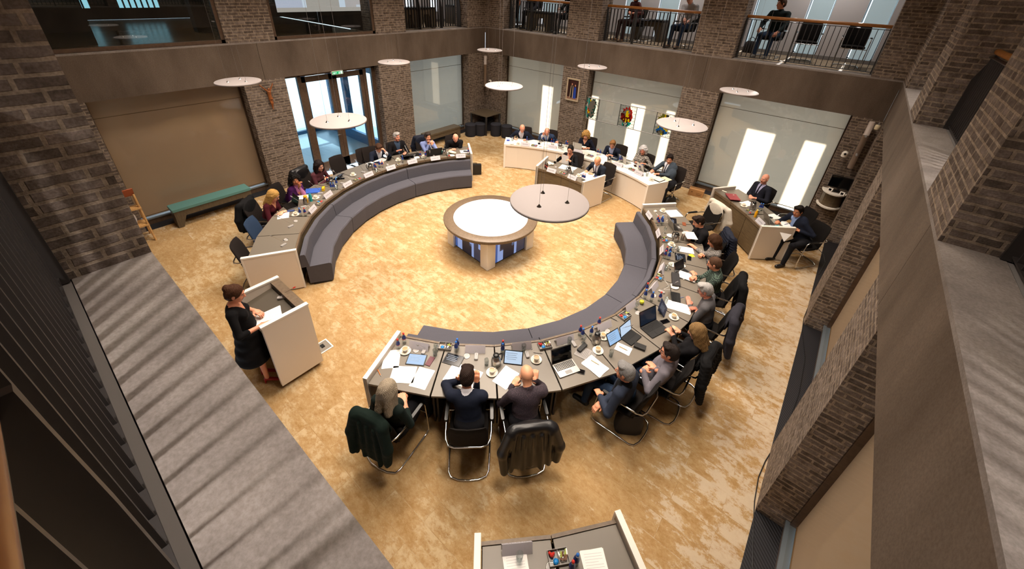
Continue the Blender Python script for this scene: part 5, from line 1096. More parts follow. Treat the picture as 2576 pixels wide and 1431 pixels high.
def card(lettered, seed=0):
    W_, Hh, D_ = .27, .105, .05; t = thing('name_card', '', 'name card'); c = MB()
    for s in (1, -1): c.add([(-W_/2, s*D_, 0), (W_/2, s*D_, 0), (W_/2, 0, Hh), (-W_/2, 0, Hh), (-W_/2, s*(D_-.002), 0), (W_/2, s*(D_-.002), 0), (W_/2, 0, Hh-.003), (-W_/2, 0, Hh-.003)], [(0, 1, 2, 3) if s < 0 else (3, 2, 1, 0), (7, 6, 5, 4) if s < 0 else (4, 5, 6, 7), (0, 4, 5, 1), (0, 3, 7, 4), (1, 5, 6, 2)])
    c.build('card', M_PLATE, t); r = random.Random(seed); x = -.085; l = MB(); sl = D_/Hh
    while x < .085:
        w = r.choice((.006, .008, .01, .012)); z0, z1 = .046, .046+r.choice((.012, .012, .018)); 
        for zz in ((z0, z1),): l.add([(-x, D_-z*sl+.0012, z+.001) for z in ()]+[(-x, D_-zz[0]*sl+.0012, zz[0]), (-x-w*.7, D_-zz[0]*sl+.0012, zz[0]), (-x-w*.7, D_-zz[1]*sl+.0012, zz[1]), (-x, D_-zz[1]*sl+.0012, zz[1])], [(0, 3, 2, 1)])
        x += w+r.choice((.004, .004, .014))
    if lettered: l.build('lettering', M_INK, t)
    return t
NC = [Item(lambda k=k: card(True, k), 'white folded name card', 'folded name cards') for k in range(5)]; nci = [0]
def nc(u, v, **k): nci[0] += 1; return NC[nci[0] % 5](u, v, **k)
def mic(label_seed=0):
    t = thing('microphone', '', 'microphone'); MB().rbox((0, 0, .012), (.05, .11, .024), .012).build('base', M_GREYP, t)
    MB().tube([(0, .02, .024), (0, .02, .05), (0, -.06, .16), (0, -.17, .30)], .0035, 6).build('gooseneck', M_CHROME, t); MB().tube([(0, -.165, .294), (0, -.195, .33)], .009, 8).build('capsule', plain('mic_grey', '#8a8684', .4), t); return t
MI = Item(mic, 'gooseneck microphone', 'desk microphones')
GR = Item(lambda: mk('cable_grommet', 'grommet', [('ring', MB().lathe([(.045, 0), (.045, .004), (.036, .007), (.034, .004)], 24), M_BRUSH), ('cover', MB().lathe([(.034, .005), (1e-6, .006)], 20), M_GREYP)]), 'round steel cable grommet', 'cable grommets')
def paper(w, d, n=1, lines=True, t_=.0015):
    b = MB(); r = random.Random(n)
    for i in range(n): b.box((0, 0, t_*(i+.5)), (w, d, t_*.9), (r.random()-.5)*.12 if i else 0)
    if lines:
        z = t_*n+.0004
        for k in range(int(d/.02)-2):
            y = d/2-.03-.02*k; x1 = w*(.38 if k % 4 != 3 else r.uniform(-.2, .2)); b.add([(-w*.38, y, z), (x1, y, z), (x1, y-.004, z), (-w*.38, y-.004, z)], [(3, 2, 1, 0)], 1)
    return b
M_LINE = plain('print_grey', '#d3d0d0', .7)
def sheet(u, v, rot=0, w=.21, d=.297, n=2, desc='white printed sheet', z=DZ, cat='paper', name='paper_sheet', mats=None, lines=True, who=None, rel='before', t_=.0015):
    p = at(u, v, z+.001); o = paper(w, d, n, lines, t_).build(name, mats or [M_PAPER, M_LINE], None, p, outang(p)+PI/2+rot); tag(o, '', cat); return place(o, desc, None, who, rel)
def flat(name, u, v, rot, w, d, h, mat, scr, desc, cat, z=DZ, tilt=0.0, who=None, r=.008, rel='before', marks=True):
    p = at(u, v, z); t = thing(name, '', cat, p, outang(p)+PI/2+rot); M = Matrix.Rotation(tilt, 3, 'X'); off = Vector((0, 0, math.sin(tilt)*d/2+.001))
    b = MB(); b.box(off+M @ Vector((0, 0, h/2)), (w, d, h), 0, 0, M); b.build('casing', mat, t, bevel=.003)
    if scr is not None:
        s = MB(); s.box(off+M @ Vector((0, 0, h+.0006)), (w*.9, d*.88, .001), 0, 0, M)
        if marks: 
            for k in range(4): s.box(off+M @ Vector((-w*.1, d*(.28-.14*k), h+.0014)), (w*(.6-.1*(k % 2)), d*.03, .0006), 0, 1, M)
        s.build('screen', [scr, plain('screen_text', '#7f93ae', .5)], t)
    if tilt: MB().box((0, d*.12, d*.2), (w*.6, .006, d*.4), 0, 0, Matrix.Rotation(tilt-1.9, 3, 'X')).build('stand', mat, t)
    return place(t, desc, None, who, rel)
E_LIT = emis('lit_document', '#9fc3ea', 1.0); E_LIT2 = emis('lit_page', '#c4d8ee', 1.0); M_OFF = plain('screen_off', '#10131c', .12); M_NVS = plain('navy_cover', '#16233f', .5)
def laptop(u, v, rot, w, d, body, scr, desc, ang=1.9, keys=M_BLACKP, who=None):
    p = at(u, v, DZ); t = thing('laptop', '', 'laptop', p, outang(p)+PI/2+rot); MB().rbox((0, 0, .008), (w, d, .016), .012).build('body', body, t)
    k = MB(); 
    for j in range(5):
        for i in range(12): k.box((-w*.44+w*.88*(i+.5)/12, d*.38-d*.1*j, .017), (w*.06, d*.078, .002))
    k.build('keyboard', keys, t); MB().box((0, -d*.3, .0168), (w*.3, d*.24, .001)).build('touchpad', plain('touchpad', '#8a8886', .4) if body is not M_BLACKP else M_BLACKP, t)
    M = Matrix.Rotation(ang-PI/2, 3, 'X'); b = MB(); hc = Vector((0, d/2, .016)); up = Vector((0, math.cos(PI-ang), math.sin(PI-ang))); R_ = Matrix.Rotation(PI-ang, 3, 'X')
    b.box(hc+up*d*.5, (w, d, .008), 0, 0, R_); b.build('lid', body, t); s = MB(); nn = R_ @ Vector((0, 0, 1)); s.box(hc+up*d*.5+nn*.0046, (w*.93, d*.88, .001), 0, 0, R_); s.build('screen', scr, t); return place(t, desc, None, who)
def tray_items():
    pass
TR = Item(lambda: mk('condiment_tray', 'tray', [('floor', MB().bx(-.09, .09, -.06, .06, 0, .004), M_TRAY), ('rim', MB().bx(-.09, .09, -.06, -.056, 0, .035).bx(-.09, .09, .056, .06, 0, .035).bx(-.09, -.086, -.056, .056, 0, .035).bx(.086, .09, -.056, .056, 0, .035).bx(-.002, .002, -.056, .056, 0, .03), M_TRAY)]), 'grey condiment tray', 'condiment trays')
def sachets(seed):
    b = MB(); r = random.Random(seed)
    for k in range(16): b.box((r.uniform(-.035, .035), r.uniform(-.03, .03), r.uniform(.01, .04)), (.045, .012, .003), r.uniform(0, 3), r.randrange(4), Matrix.Rotation(r.uniform(0, 3), 3, 'Z') @ Matrix.Rotation(r.uniform(-.5, .5), 3, 'X'))
    o = b.build('sugar_sachets', [M_PAPER, plain('brown_sachet', '#6b4630', .6), plain('olive_sachet', '#9aa83c', .6), plain('dark_sachet', '#2b2226', .6)]); return tag(o, '', 'sachets')
SX = [Item(lambda k=k: sachets(k), 'loose heap of sugar sachets', 'sugar sachets') for k in range(2)]
RJ = Item(lambda: tag(MB().ell((0, 0, .022), (.02, .02, .02), None, 8).ell((.018, .01, .02), (.014, .014, .014), None, 8).ell((-.015, .016, .026), (.015, .015, .013), None, 8).build('red_sweets', M_RED), '', 'sweets'), 'red wrapped sweets', 'red wrapped sweets')
BC = Item(lambda: tag(MB().lathe([(.018, 0), (.024, .03), (1e-6, .031)], 12).build('blue_tub', plain('bright_blue', '#1c7fc8', .4)), '', 'tub'), 'small blue creamer tub', 'blue creamer tubs')
ti = [0]
def tray(u, v, rot=0.0, red=True, blue=True, **k):
    o = TR(u, v, rot=rot, **k); q = Vector(o.location); a = o.rotation_euler.z; R_ = Matrix.Rotation(a, 3, 'Z'); ti[0] += 1
    def drop(it, x, y, desc):
        pr = it.p.put(q+R_ @ Vector((x, y, .004)), a, 'x', it.group); pr['kind'] = 'stuff' if it in SX else 'thing'; place(pr, desc, None, k.get('who'), 'in the tray before')
    drop(SX[ti[0] % 2], .045, 0, 'heap of sugar sachets')
    if red: drop(RJ, -.055, .02, 'red sweets')
    if blue: drop(BC, -.03, -.03, 'blue creamer tub')
PH = lambda u, v, desc, rot=0.0, mat=M_BLACKP, scr=M_SCREENB, **k: flat('mobile_phone', u, v, rot, .074, .15, .009, mat, scr, desc, 'phone', marks=False, **k)
def pen(u, v, rot, col, desc, z=DZ, **k):
    p = at(u, v, z); t = thing('ballpoint_pen', '', 'pen', p, outang(p)+rot); MB().tube([(-.06, 0, .006), (.045, 0, .006)], .005, 8).build('barrel', col, t); MB().tube([(.045, 0, .006), (.07, 0, .006)], [.005, .001], 8).build('tip', M_GREYP, t); return place(t, desc, **k)
def cable(pts, desc, z=DZ, r=.003, mat=M_WIRE):
    P = [at(u, v, z+.004) for u, v in pts]; o = P[0].copy(); b = MB(); Q = []
    for i in range(len(P)-1):
        for s in range(5):
            a = P[max(i-1, 0)]; bq, c, d = P[i], P[i+1], P[min(i+2, len(P)-1)]; x = s/5; Q.append(.5*((2*bq)+(c-a)*x+(2*a-5*bq+4*c-d)*x*x+(3*bq-a-3*c+d)*x**3)-o)
    Q.append(P[-1]-o); b.tube(Q, r, 6); return place(tag(b.build('charging_cable', mat, None, o), '', 'cable'), desc)
# near desk, from the free end on
BR(1003, 878); BR(1017.8, 863); cs(1019.7, 884); GR(1046, 881); MI(1067, 884); nc(1055.5, 874); tray(1119.8, 873, red=False); BB(1148, 884); BB(1151, 877)
flat('tablet', 1047.7, 905, .1, .25, .18, .008, M_BLACKP, E_LIT, 'lit tablet', 'tablet'); PH(1081.8, 909, 'maroon phone', -.2, plain('maroon_case', '#5c2230', .5), None); GL(1095, 894); WG(1097, 884)
sheet(985, 903, .35, desc='upper printed sheet at the desk end'); sheet(1014, 942, .15, .3, .25, 2, desc='wide sheet with red print'); sheet(1062, 951, -.15, desc='white sheet next to the desk joint'); pen(954, 938, .9, plain('orange_plastic', '#d2691e', .4), 'orange pen')
flat('tablet', 1140.5, 905, -.25, .25, .18, .008, M_BLACKP, M_OFF, 'dark switched off tablet', 'tablet'); GR(1174, 896); MI(1198, 898); nc(1195.8, 882); GL(1224, 918); JB(1247.5, 917, rot=2.0); cs(1237.7, 938); sheet(1165, 946, -.35, .42, .297, 3, desc='open double sheet under his elbows'); BB(1264, 889); BR(1264.5, 881)
flat('tablet', 1291, 908, -.25, .25, .18, .008, M_BLACKP, E_LIT2, 'upright lit tablet', 'tablet', tilt=.9); sheet(1272.7, 949, -.75, desc='white printed sheet'); GL(1317, 881); nc(1311.5, 874); tray(1370, 871); cs(1349, 906); GR(1330, 872); MI(1326, 893); pen(1353, 888, 1.2, M_GREYP, 'silver spoon')
nc(1419, 858); laptop(1424, 927, .1, .31, .22, M_BRUSH, M_SCREENB, 'open silver laptop with black screen'); PH(1457, 934, 'dark phone', .9); sheet(1497, 921, .35, desc='white notebook with a pen on it', n=6, cat='notebook', name='notebook'); sheet(1473, 890, .6, .2, .26, 3, desc='printed magazine', mats=[plain('magazine', '#8f8a86', .4), M_INK], cat='magazine', name='magazine')
flat('spectacle_case', 1464, 877, .4, .17, .06, .04, M_BLACKP, None, 'black spectacle case', 'case'); cs(1504, 883); BR(1458, 843); BB(1464, 850.5); BB(1486, 845); WG(1468, 862); GL(1431.7, 864); GR(1424.7, 871); MI(1443, 866); pen(1497, 912, .5, plain('cream_plastic', '#cdb98f', .4), 'pen on the white notebook', DZ+.012)
JB(1499, 862, rot=2.2); cs(1517, 848); BR(1505, 822); nc(1517, 824); GR(1528, 833); flat('tablet', 1541, 857, .1, .25, .18, .008, M_BLACKP, E_LIT, 'upright lit tablet with a case', 'tablet', tilt=.95); sheet(1567.8, 878, .45, .15, .21, 5, desc='small white notepad', cat='notepad', name='notepad'); pen(1568, 877, .4, plain('wood_pen', '#b98a3e', .5), 'pen on the small notepad', DZ+.009); GL(1536, 896); flat('card_reader', 1609, 874, .5, .09, .16, .035, M_BLACKP, None, 'black pocket device', 'device')
laptop(1588, 850, .15, .27, .18, M_BLACKP, E_LIT2, 'tablet with a black keyboard, page lit'); MI(1556, 838); pen(1545, 804, .3, M_BLACKP, 'black pen near the desk rim'); tray(1571, 796); nc(1583, 773)
laptop(1646, 828, -.15, .35, .24, M_BLACKP, plain('dim_blue_screen', '#22344f', .15), 'large black laptop'); flat('tablet', 1664, 783, .25, .25, .19, .01, M_NVS, M_NVS, 'tablet in a navy cover', 'tablet', tilt=.9); PH(1672, 809, 'black phone', 1.2); cs(1694.5, 799); WG(1600, 777); GR(1604, 787)
ap = at(1613.5, 764, DZ); t = thing('apple', '', 'apple', ap); MB().lathe([(.006, .004), (.026, .008), (.037, .035), (.032, .06), (.014, .068), (1e-6, .06)], 18).build('fruit', plain('apple_skin', '#b7b52c', .35), t); MB().tube([(0, 0, .06), (.004, 0, .08)], .0018, 5).build('stem', plain('brown_stem', '#4a3420', .7), t); place(t, 'yellow green apple')
BR(1624.7, 734); BB(1621, 751); BB(1638, 757); BR(1658, 757); GL(1673.6, 762); nc(1643, 726); sheet(1704, 771, .25, .21, .40, 2, desc='long white papers under his hands'); laptop(1700, 748, .35, .24, .14, M_BLACKP, M_SCREENB, 'small black tablet on a folding keyboard'); pen(1713, 749, .9, plain('blue_white_pen', '#7a87b8', .4), 'blue and white pen'); cs(1696, 722, False); GR(1645, 744); MI(1664, 735)
tray(1657.6, 699); nc(1664, 680); cable([(1672, 705), (1682, 720), (1670, 728), (1690, 728), (1706, 722)], 'white charging cable loop'); flat('black_sleeve', 1699, 706, .25, .36, .13, .045, plain('charcoal_sleeve', '#232122', .6), None, 'long charcoal case', 'case'); laptop(1721, 690, -.45, .30, .2, M_BRUSH, M_OFF, 'grey laptop seen from the side'); sheet(1729, 695, -.1, desc='white sheets under his hands', z=DZ+.02); cs(1692, 667, False); cs(1713, 669, False); GL(1674, 680); WG(1684, 677)
BR(1674, 641); BB(1683, 642); BR(1671, 650); BB(1680.6, 653); nc(1666, 634); flat('tablet', 1711, 648, .05, .26, .19, .012, M_BLACKP, M_OFF, 'black tablet reflecting blue', 'tablet'); PH(1733.6, 650, 'dark phone next to the tablet', 1.5); sheet(1726, 629, -.02, .2, .27, 5, desc='open white notebook', cat='notebook', name='notebook'); sheet(1740, 643, .5, .09, .09, 1, desc='yellow sticky note peeking out', mats=[plain('yellow_note', '#d8d024', .6), M_LINE], lines=False, name='sticky_note', cat='note'); cs(1689, 617); GL(1705.6, 632); WG(1692, 634); GR(1697, 624)
tray(1672, 605); JB(1698, 606, rot=2.4); t = mk('steel_tumbler', 'tumbler', [('body', MB().lathe([(.03, 0), (.034, .16)], 18), M_BRUSH), ('lid', MB().lathe([(.035, .16), (.035, .18), (1e-6, .182)], 18), plain('pale_lid', '#c9c4be', .4))]); t.location = at(1714.6, 604, DZ); place(t, 'steel tumbler with pale lid'); nc(1657, 592); laptop(1700, 573, .1, .31, .21, M_BRUSH, M_OFF, 'open silver laptop'); cs(1686, 594, False); WG(1671, 586)
flat('tablet', 1691, 556, -.3, .27, .18, .01, M_BLACKP, M_OFF, 'black tablet by the laptop', 'tablet'); PH(1721, 564, 'phone in a brown case', 1.3, plain('brown_case', '#7a3f20', .5), None); BR(1652, 562); BB(1663, 562); BR(1655, 567.5); BB(1664.5, 566); nc(1634, 546); sheet(1694.5, 537, .1, .30, .30, 4, desc='thick white paper stack'); cs(1667.6, 532); flat('power_adapter', 1648.6, 533, .3, .06, .06, .03, M_CERAM, None, 'white power adapter', 'charger'); cable([(1650, 535), (1660, 545), (1672, 540), (1682, 548), (1676, 556)], 'white adapter cable')
# far desk
MI(714, 617, rot=.9); GR(719, 603); MI(732, 570, rot=.9); GR(743.8, 556); sheet(713, 541, .4, .297, .21, 3, desc='white papers under her pen'); PH(731.5, 531, 'blue lit phone', .4, M_BLACKP, plain('blue_screen', '#3a4a78', .2)); cs(743.8, 541); BB(756.8, 543); BR(769, 543); nc(785.3, 531); laptop(729, 519, .9, .31, .21, M_BLACKP, M_SCREENB, 'black laptop with white logo turned sideways'); MI(764, 521, rot=.8); cable([(752, 527), (764, 524), (775, 517), (780, 523)], 'white charging cable')
JY(772, 512, rot=2.5); t = mk('drink_bottle', 'bottle', [('body', MB().lathe([(.03, 0), (.033, .12), (.03, .15)], 16), plain('teal_plastic', '#1f8f90', .35)), ('lid', MB().lathe([(.025, .15), (.025, .18), (1e-6, .182)], 16), plain('teal_lid', '#15797c', .35))]); t.location = at(783, 506, DZ); place(t, 'teal drink bottle'); sheet(758, 496, .3, desc='white sheet'); cs(794.5, 499); GR(803, 492); tray(803, 512); nc(824.5, 494); flat('document_folder', 787, 481, .5, .24, .32, .02, plain('blue_folder', '#3a62c0', .4), None, 'bright blue folder', 'folder'); t = flat('lunch_box', 814.5, 478, .5, .13, .05, .07, plain('yellow_card', '#e0b51c', .5), None, 'small yellow box', 'box'); MI(806, 487, rot=.4)
JB(834, 465, rot=1.0); BB(834.5, 478); BB(841, 478); BR(825, 463); BB(848, 468); GL(847.5, 477); flat('tablet', 852, 448, .3, .27, .2, .01, M_BLACKP, M_OFF, 'dark tablet', 'tablet', tilt=.4); MI(862, 462, rot=.2); nc(873.7, 467.5); cs(888.4, 441); tray(899, 453, blue=False); MI(914, 434, rot=.3); nc(926.8, 443); cable([(858, 446), (872, 444), (880, 448), (893, 451)], 'white cable by the phone'); PH(859, 450, 'dark phone', .7)
JB(932.4, 427.5, rot=1.0); BB(943, 426.5); BR(946, 429); BB(955.5, 421); BR(962.5, 421); GL(948, 434); nc(982.7, 425.5); sheet(958, 404, .3, .297, .21, 4, desc='white papers under his hand'); sheet(930, 411, .2, .2, .1, 3, desc='small white booklet', lines=False); flat('tablet', 980, 402, .7, .25, .18, .01, M_BLACKP, M_OFF, 'small dark upright tablet', 'tablet', tilt=.8); MI(975, 415, rot=-.4)
cs(1001.6, 404); BB(1013.5, 408); tray(1006.5, 414, red=False, blue=False); nc(1037, 410); laptop(1024, 394, -.1, .33, .22, M_BLACKP, M_SCREENB, 'black laptop', 2.5); MI(1031, 399, rot=.2); sheet(1043, 397, -.1, .26, .14, 3, desc='white folded papers', lines=False); flat('document_folder', 1046, 390, .0, .24, .2, .02, M_BLACKP, None, 'black document folder', 'folder')
cs(1066, 396); BR(1058, 398); BB(1071, 396.5); BR(1071, 398); nc(1095, 401.5); laptop(1093, 388, .1, .35, .22, M_BLACKP, M_SCREENB, 'open black laptop seen from behind', 1.8); t = flat('black_box', 1076.5, 393, .1, .07, .1, .16, M_BLACKP, None, 'tall narrow black box', 'box'); MI(1090, 392, rot=.2); t = flat('teal_box', 1110, 387, .2, .08, .05, .09, plain('mint_card', '#4fb5a8', .5), None, 'mint coloured carton', 'carton'); JB(1118, 390, rot=1.2)
t = tag(MB().ell((0, 0, .035), (.12, .07, .035), None, 14).ell((.09, .02, .03), (.07, .05, .03), None, 12).build('bread_bag', plain('pale_bag', '#d8ccb4', .6), None, at(1136, 385, DZ)), '', 'bag'); place(t, 'crumpled pale bread bag'); GL(1127, 391); RJ(1130, 393); cs(1137, 392, False); nc(1159, 395.5); BR(1178, 389); sheet(1168.6, 381, .0, .25, .21, 2, desc='white sheet with a phone on it'); PH(1172, 381, 'dark phone on the white sheet', 1.2, z=DZ+.004)
# curved white desk
KB = dict()
t = flat('blue_carton', 1278.3, 354, .2, .09, .06, .03, plain('bright_blue_card', '#2a49b8', .4), None, 'bright blue packet', 'packet'); GL(1289, 353.5); sheet(1305, 354, .0, .3, .2, 4, desc='white papers held in both hands'); cs(1288, 362, False); cs(1304, 363); nc(1321.6, 366.5); BB(1325, 358); tray(1344, 367.5); PH(1356, 361.4, 'dark phone', .3); BB(1365.6, 356); sheet(1374.5, 361.4, .1, .3, .2, 3, desc='white papers'); GR(1359.3, 368.5); cs(1372, 371, False); nc(1389, 373); BR(1386.7, 364); BB(1392, 364.5); sheet(1400, 365, .3, .15, .2, 2, desc='crumpled white leaflet', lines=False); JB(1408.7, 373, rot=1.2); GL(1416.5, 372); BB(1423, 368.5); BR(1426, 370); GR(1415, 377)
laptop(1455, 373, .0, .3, .2, M_BRUSH, M_OFF, 'grey laptop seen from behind', 1.75); sheet(1466, 369, .1, .2, .12, 2, desc='white raised sheet before her', z=DZ+.08, lines=False, rel='close'); sheet(1478, 380, .1, .42, .2, 5, desc='spread white papers'); nc(1453.5, 385); tray(1484.3, 393); GR(1468.6, 388.5); BR(1502.5, 390); BB(1509, 391.5); sheet(1519, 394, .2, .297, .21, 3, desc='white papers beside his arm'); JB(1532, 408, rot=1.2); flat('tablet', 1545, 401, .2, .26, .18, .01, M_BLACKP, M_OFF, 'dark flat tablet', 'tablet'); cs(1540, 408.5, False); sheet(1549, 403, .4, .12, .16, 2, desc='small cream card', lines=False, mats=[plain('cream_card', '#dccfae', .6), M_LINE])
laptop(1573, 408, -.25, .31, .21, M_BRUSH, M_OFF, 'silver laptop with apple shaped blank lid', 1.8); BB(1557.7, 408); BR(1562.6, 408.5); nc(1555.6, 417.5); sheet(1595, 413, .2, .297, .21, 3, desc='white papers beside her phone'); PH(1598, 417.4, 'dark phone', .8); tray(1590, 428, blue=False); cs(1577, 421, False); BR(1608, 428); BB(1613, 429.5); nc(1606.6, 439); laptop(1620, 428, -.3, .31, .21, M_BRUSH, M_OFF, 'open silver laptop', 1.9); sheet(1640, 437, -.2, .3, .21, 5, desc='white papers beside his pen'); PH(1652.8, 440.5, 'dark phone', .9); flat('notebook', 1658, 453, .2, .2, .26, .02, M_BLACKP, plain('cream_page', '#e8e0cf', .6), 'black edged notebook', 'notebook', marks=False); sheet(1676, 449.6, .1, .25, .18, 1, desc='cream envelope', lines=False, mats=[plain('cream_card', '#dccfae', .6), M_LINE], name='envelope', cat='envelope'); cs(1638, 453); GL(1627, 443); cable([(1640, 425), (1646, 420), (1654, 424), (1660, 434)], 'black cable at the desk edge', r=.004, mat=M_BLACKP)
# secretary desk
def cola():
    b = MB().lathe([(.024, 0), (.028, .02), (.024, .06), (.028, .1), (.012, .15), (.012, .17)], 14); return mk('cola_bottle', 'bottle', [('body', b, plain('cola_brown', '#2a0f0c', .2)), ('cap', MB().lathe([(.014, .168), (.014, .185), (1e-6, .186)], 12), M_BLACKP), ('paper_label', MB().lathe([(.0275, .068), (.0287, .098)], 14), plain('cola_label', '#c4574a', .5))])
CO = Item(cola, 'small cola bottle', 'small cola bottles'); CO(1371.5, 422.5, desc='small cola bottle, back one', who='the white end panel'); CO(1375.5, 426, desc='small cola bottle, front one', who='the white end panel')
t = tag(MB().ell((0, 0, .04), (.07, .05, .04), None, 12).ell((.07, .03, .03), (.05, .05, .03), None, 10).ell((-.05, .03, .035), (.05, .04, .035), None, 10).ell((.02, -.05, .03), (.05, .03, .03), None, 10).build('crumpled_napkins', plain('napkin_white', '#e6dcc8', .7), None, at(1383, 414, DZ)), '', 'napkin'); place(t, 'crumpled cream napkins at the desk end'); PH(1396, 409, 'dark phone at the desk end', .3)
nc(1387.7, 432.5); MI(1398, 421, rot=.4); sheet(1418.6, 420, .1, desc='white sheet on the desk'); sheet(1438, 424, .1, desc='white sheet between the two'); tray(1416, 437, blue=False); JB(1430.5, 437, rot=1.4); GL(1440, 437); GL(1423, 429); nc(1440, 450); cs(1455.4, 444); BR(1465, 453); BR(1469.5, 454.5, desc='second small water bottle with red band'); sheet(1480, 447.5, -.1, desc='white sheet by the bottles'); sheet(1479, 438.5, .15, .34, .24, 6, desc='open book under his pen', cat='book', name='open_book'); PH(1499.4, 445.5, 'blue lit phone', .8, M_BLACKP, plain('blue_screen', '#3a4a78', .2))
p = at(1421.4, 404, .90); q = p-Vector((0, 0, 0)); b = MB(); b.box((0, 0, 0), (.21, .002, .297), 0, 0, Matrix.Rotation(-.25, 3, 'X')); o = b.build('paper_sheet', M_PAPER, None, q+Vector((0, 0, .03)), outang(p)+PI/2); tag(o, 'white sheet held upright in both hands of the woman in black', 'paper')
# side desk
for k in range(3):
    p = at(1843.4, 496, DZ+.018*k); t = thing('red_folder', ('bottom', 'middle', 'top')[k]+' one of the three stacked dark red folders', 'folder', p, math.radians(52)+PI/2+.04*k-.4, 'stacked red folders'); MB().box((0, 0, .009), (.34, .25, .016)).build('cover', plain('dark_red_card', '#8a2430', .5), t, bevel=.003); MB().box((.1, -.05, .0172), (.03, .03, .001)).build('emblem', plain('silver_emblem', '#b9a0a0', .4), t)
flat('white_remote', 1822, 482, .4, .12, .03, .015, M_CERAM, None, 'small white remote', 'remote'); cs(1870.7, 519); sheet(1880, 512, .2, desc='white sheet beside the coffee jug'); JB(1892, 526, rot=1.6); tray(1885, 535, blue=False); t = mk('juice_bottle', 'bottle', [('body', MB().lathe([(.028, 0), (.03, .01), (.03, .13), (.016, .16), (.016, .17)], 16), plain('orange_juice', '#e6a512', .25)), ('cap', MB().lathe([(.018, .168), (.018, .19), (1e-6, .191)], 14), plain('yellow_cap', '#d9c46a', .4))]); t.location = at(1899, 546, DZ); place(t, 'yellow orange juice bottle'); BB(1909, 529); BB(1914, 530); GL(1906, 537); nc(1913, 563); laptop(1941, 559, -.15, .31, .21, M_BRUSH, M_OFF, 'open silver laptop', 1.95); sheet(1944, 545, .2, desc='white sheet behind the laptop'); PH(1938.4, 549, 'dark phone on the white sheet', .8, z=DZ+.004); sheet(1978, 566, .1, .3, .21, 3, desc='clipboard like white sheet under his arm'); pen(1978, 564, .4, M_NAVY, 'blue pen on the sheet', DZ+.006); flat('teal_packet', 1957.4, 573, .2, .13, .09, .03, plain('teal_card', '#2f9fae', .4), None, 'teal packet', 'packet'); cable([(1940, 566), (1930, 572), (1945, 576), (1952, 570)], 'white laptop cable')
p0, p1, p2, p3 = at(1962, 584, .865), at(1992, 590, .865), at(1996, 600, .70), at(1972, 608, .70)
o_ = p0.copy(); sheetv = [p0-o_, p1-o_, p2-o_, p3-o_]; b = MB(); b.add([tuple(q) for q in sheetv]+[tuple(q+Vector((-.001, .002, -.001))) for q in sheetv], [(0, 1, 2, 3), (7, 6, 5, 4), (0, 4, 5, 1), (2, 6, 7, 3)]); tag(b.build('paper_sheet', M_PAPER, None, o_), 'white sheet hanging down over the end panel of the side desk', 'paper')
# desk cut off by the frame
nc(1300, 1380, who='the upturned glass on the cropped desk', rel='behind'); GL(1306, 1408, desc='upturned clear glass on the cropped desk', who='the name card'); tray(1404, 1404, who='the seam of the cropped desk', rel='on'); BB(1447, 1419, who='the tray on the cropped desk', rel='beside'); BR(1436, 1436, who='the tray on the cropped desk', rel='beside'); sheet(1299, 1428, .05, desc='white sheet on the cropped desk', who='the upturned glass'); sheet(1500, 1434, -.1, desc='white sheet on the cropped desk', who='the bottles', rel='beside'); GR(1386, 1428, who='the tray on the cropped desk', rel='below')
# lectern top, balcony tables
p = at(676, 795, 1.06); o = paper(.21, .32, 2).build('speech_paper', [M_PAPER, M_LINE], None, p+Vector((0, 0, .01)), math.radians(-32)); o.rotation_euler = (.17, 0, math.radians(-20)); tag(o, 'printed speech sheet in the hands of the speaker on the lectern', 'paper')
p = at(705, 752, 1.08); t = thing('microphone', 'gooseneck microphone on the lectern top', 'microphone', p+Vector((0, .02, .005)), 2.6); MB().rbox((0, 0, .012), (.05, .11, .024), .012).build('base', M_GREYP, t); MB().tube([(0, .02, .024), (0, -.05, .08), (0, -.18, .14)], .0035, 6).build('gooseneck', M_CHROME, t); MB().tube([(0, -.175, .138), (0, -.21, .155)], .009, 8).build('capsule', M_RED, t)
for (u, v), l in (((1357, 24), 'white sheets standing on the balcony table near the corner'), ((1620, 56), 'dark leaflets lying on the balcony table between two visitors')):
    p = aty(u, v, .95); tag(paper(.3, .21, 3).build('leaflet', [M_PAPER if u < 1500 else plain('dark_leaflet', '#3c4254', .6), M_LINE], None, Vector((p.x, p.y, H2+.622))), l, 'paper')
# the phone in the blonde woman's hands
p = at(1693, 828, .93); t = thing('mobile_phone', 'phone with lit blue screen in the hands of the blonde woman in black', 'phone', p, 2.4); M = Matrix.Rotation(1.0, 3, 'X'); MB().box((0, 0, 0), (.074, .15, .009), 0, 0, M).build('casing', M_BLACKP, t); MB().box(M @ Vector((0, 0, .005)), (.068, .14, .001), 0, 0, M).build('screen', emis('phone_blue', '#4f7fa8', .8), t)
p = at(1737, 592, .90); tag(paper(.21, .28, 1).build('paper_sheet', [M_PAPER, M_LINE], None, p, .6), 'white sheet held in both hands of the young man in black', 'paper')
settle()
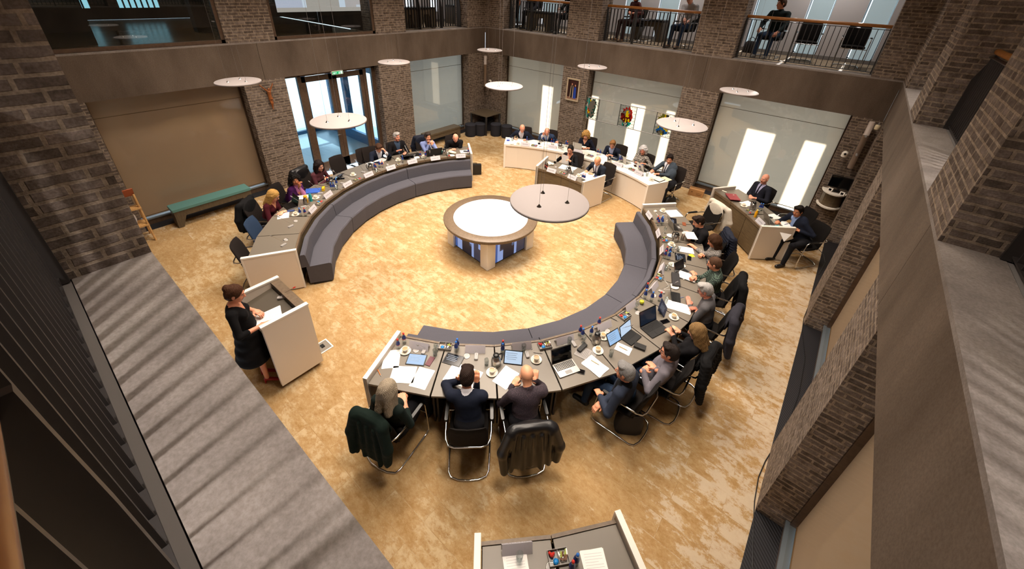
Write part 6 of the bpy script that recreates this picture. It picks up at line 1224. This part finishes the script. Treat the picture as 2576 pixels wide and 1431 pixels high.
# ---------------------------------------------------------------- light and camera
W = bpy.data.worlds.new('sky'); SC.world = W; W.use_nodes = True
bg = W.node_tree.nodes['Background']; bg.inputs[0].default_value = (.74, .87, 1.0, 1); bg.inputs[1].default_value = 3.0
def area(name, loc, size, power, col, rot=(0, 0, 0), shape='SQUARE', sy=None, spread=None):
    l = bpy.data.lights.new(name, 'AREA'); l.size = size; l.energy = power; l.color = col; l.shape = shape
    if sy: l.shape = 'RECTANGLE'; l.size_y = sy
    if spread: l.spread = spread
    o = bpy.data.objects.new(name, l); COL.objects.link(o); o.location = loc; o.rotation_euler = rot; return o
WARM = (1.0, .86, .72)
area('ceiling_light_field', (5.9, -6.2, 7.35), 3.6, 560, WARM, spread=math.radians(120))
for x in (2.2, 5.9, 9.6):
    for y in (-2.2, -5.9, -9.6):
        if (x, y) != (5.9, -5.9): area('overhead_fill', (x, y, 7.35), .9, 82, WARM, spread=math.radians(95))  # unseen lamps added as fill for the broad overhead light
for x in (2.2, 6.0, 9.8): area('gallery_lamp', (x, 1.3, 6.4), .5, 28, (1, .93, .88))
for y in (-2.4, -6.7, -10.6): area('gallery_lamp', (13.35, y, 6.3), .22, 42, (1, .92, .86), spread=math.radians(85))
area('gallery_lamp', (10.0, -13.7, 6.3), .16, 75, (1, .92, .86), spread=math.radians(125)); area('gallery_lamp', (6.5, -13.2, 6.4), .3, 30, (1, .93, .88)); area('gallery_lamp', (-1.3, -2.2, 6.4), .5, 22, (1, .93, .88)); area('gallery_lamp', (-3.2, -8.5, 6.4), .6, 10, (1, .85, .7))
s = bpy.data.lights.new('sun', 'SUN'); s.energy = 18.0; s.angle = math.radians(1.8); s.color = (1, .95, .88)
so = bpy.data.objects.new('sun', s); COL.objects.link(so); so.rotation_euler = (-(PI/2-SUN_EL), 0, 0)
cam = bpy.data.cameras.new('camera'); co = bpy.data.objects.new('camera', cam); COL.objects.link(co); SC.camera = co
cam.sensor_fit = 'HORIZONTAL'; cam.sensor_width = 36; cam.lens = CF/2576*36; cam.clip_start = .02; cam.clip_end = 200
cam.shift_x = 0; cam.shift_y = -(715.5-PPY)/2576
Rm = Matrix([list(CR[0]), list(-CR[1]), list(-CR[2])]).transposed(); co.matrix_world = Matrix.Translation(CC) @ Rm.to_4x4()
SC.view_settings.view_transform = 'Standard'; SC.view_settings.look = 'None'; SC.view_settings.gamma = 1.0; SC.view_settings.use_curve_mapping = False; SC.view_settings.exposure = 0.0
SC.cycles.use_denoising = True; SC.cycles.use_adaptive_sampling = True; SC.cycles.adaptive_threshold = .02; SC.cycles.max_bounces = 6; SC.cycles.transparent_max_bounces = 10; SC.cycles.diffuse_bounces = 4; SC.cycles.glossy_bounces = 3; SC.cycles.caustics_reflective = False; SC.cycles.caustics_refractive = False; SC.cycles.sample_clamp_indirect = 4.0
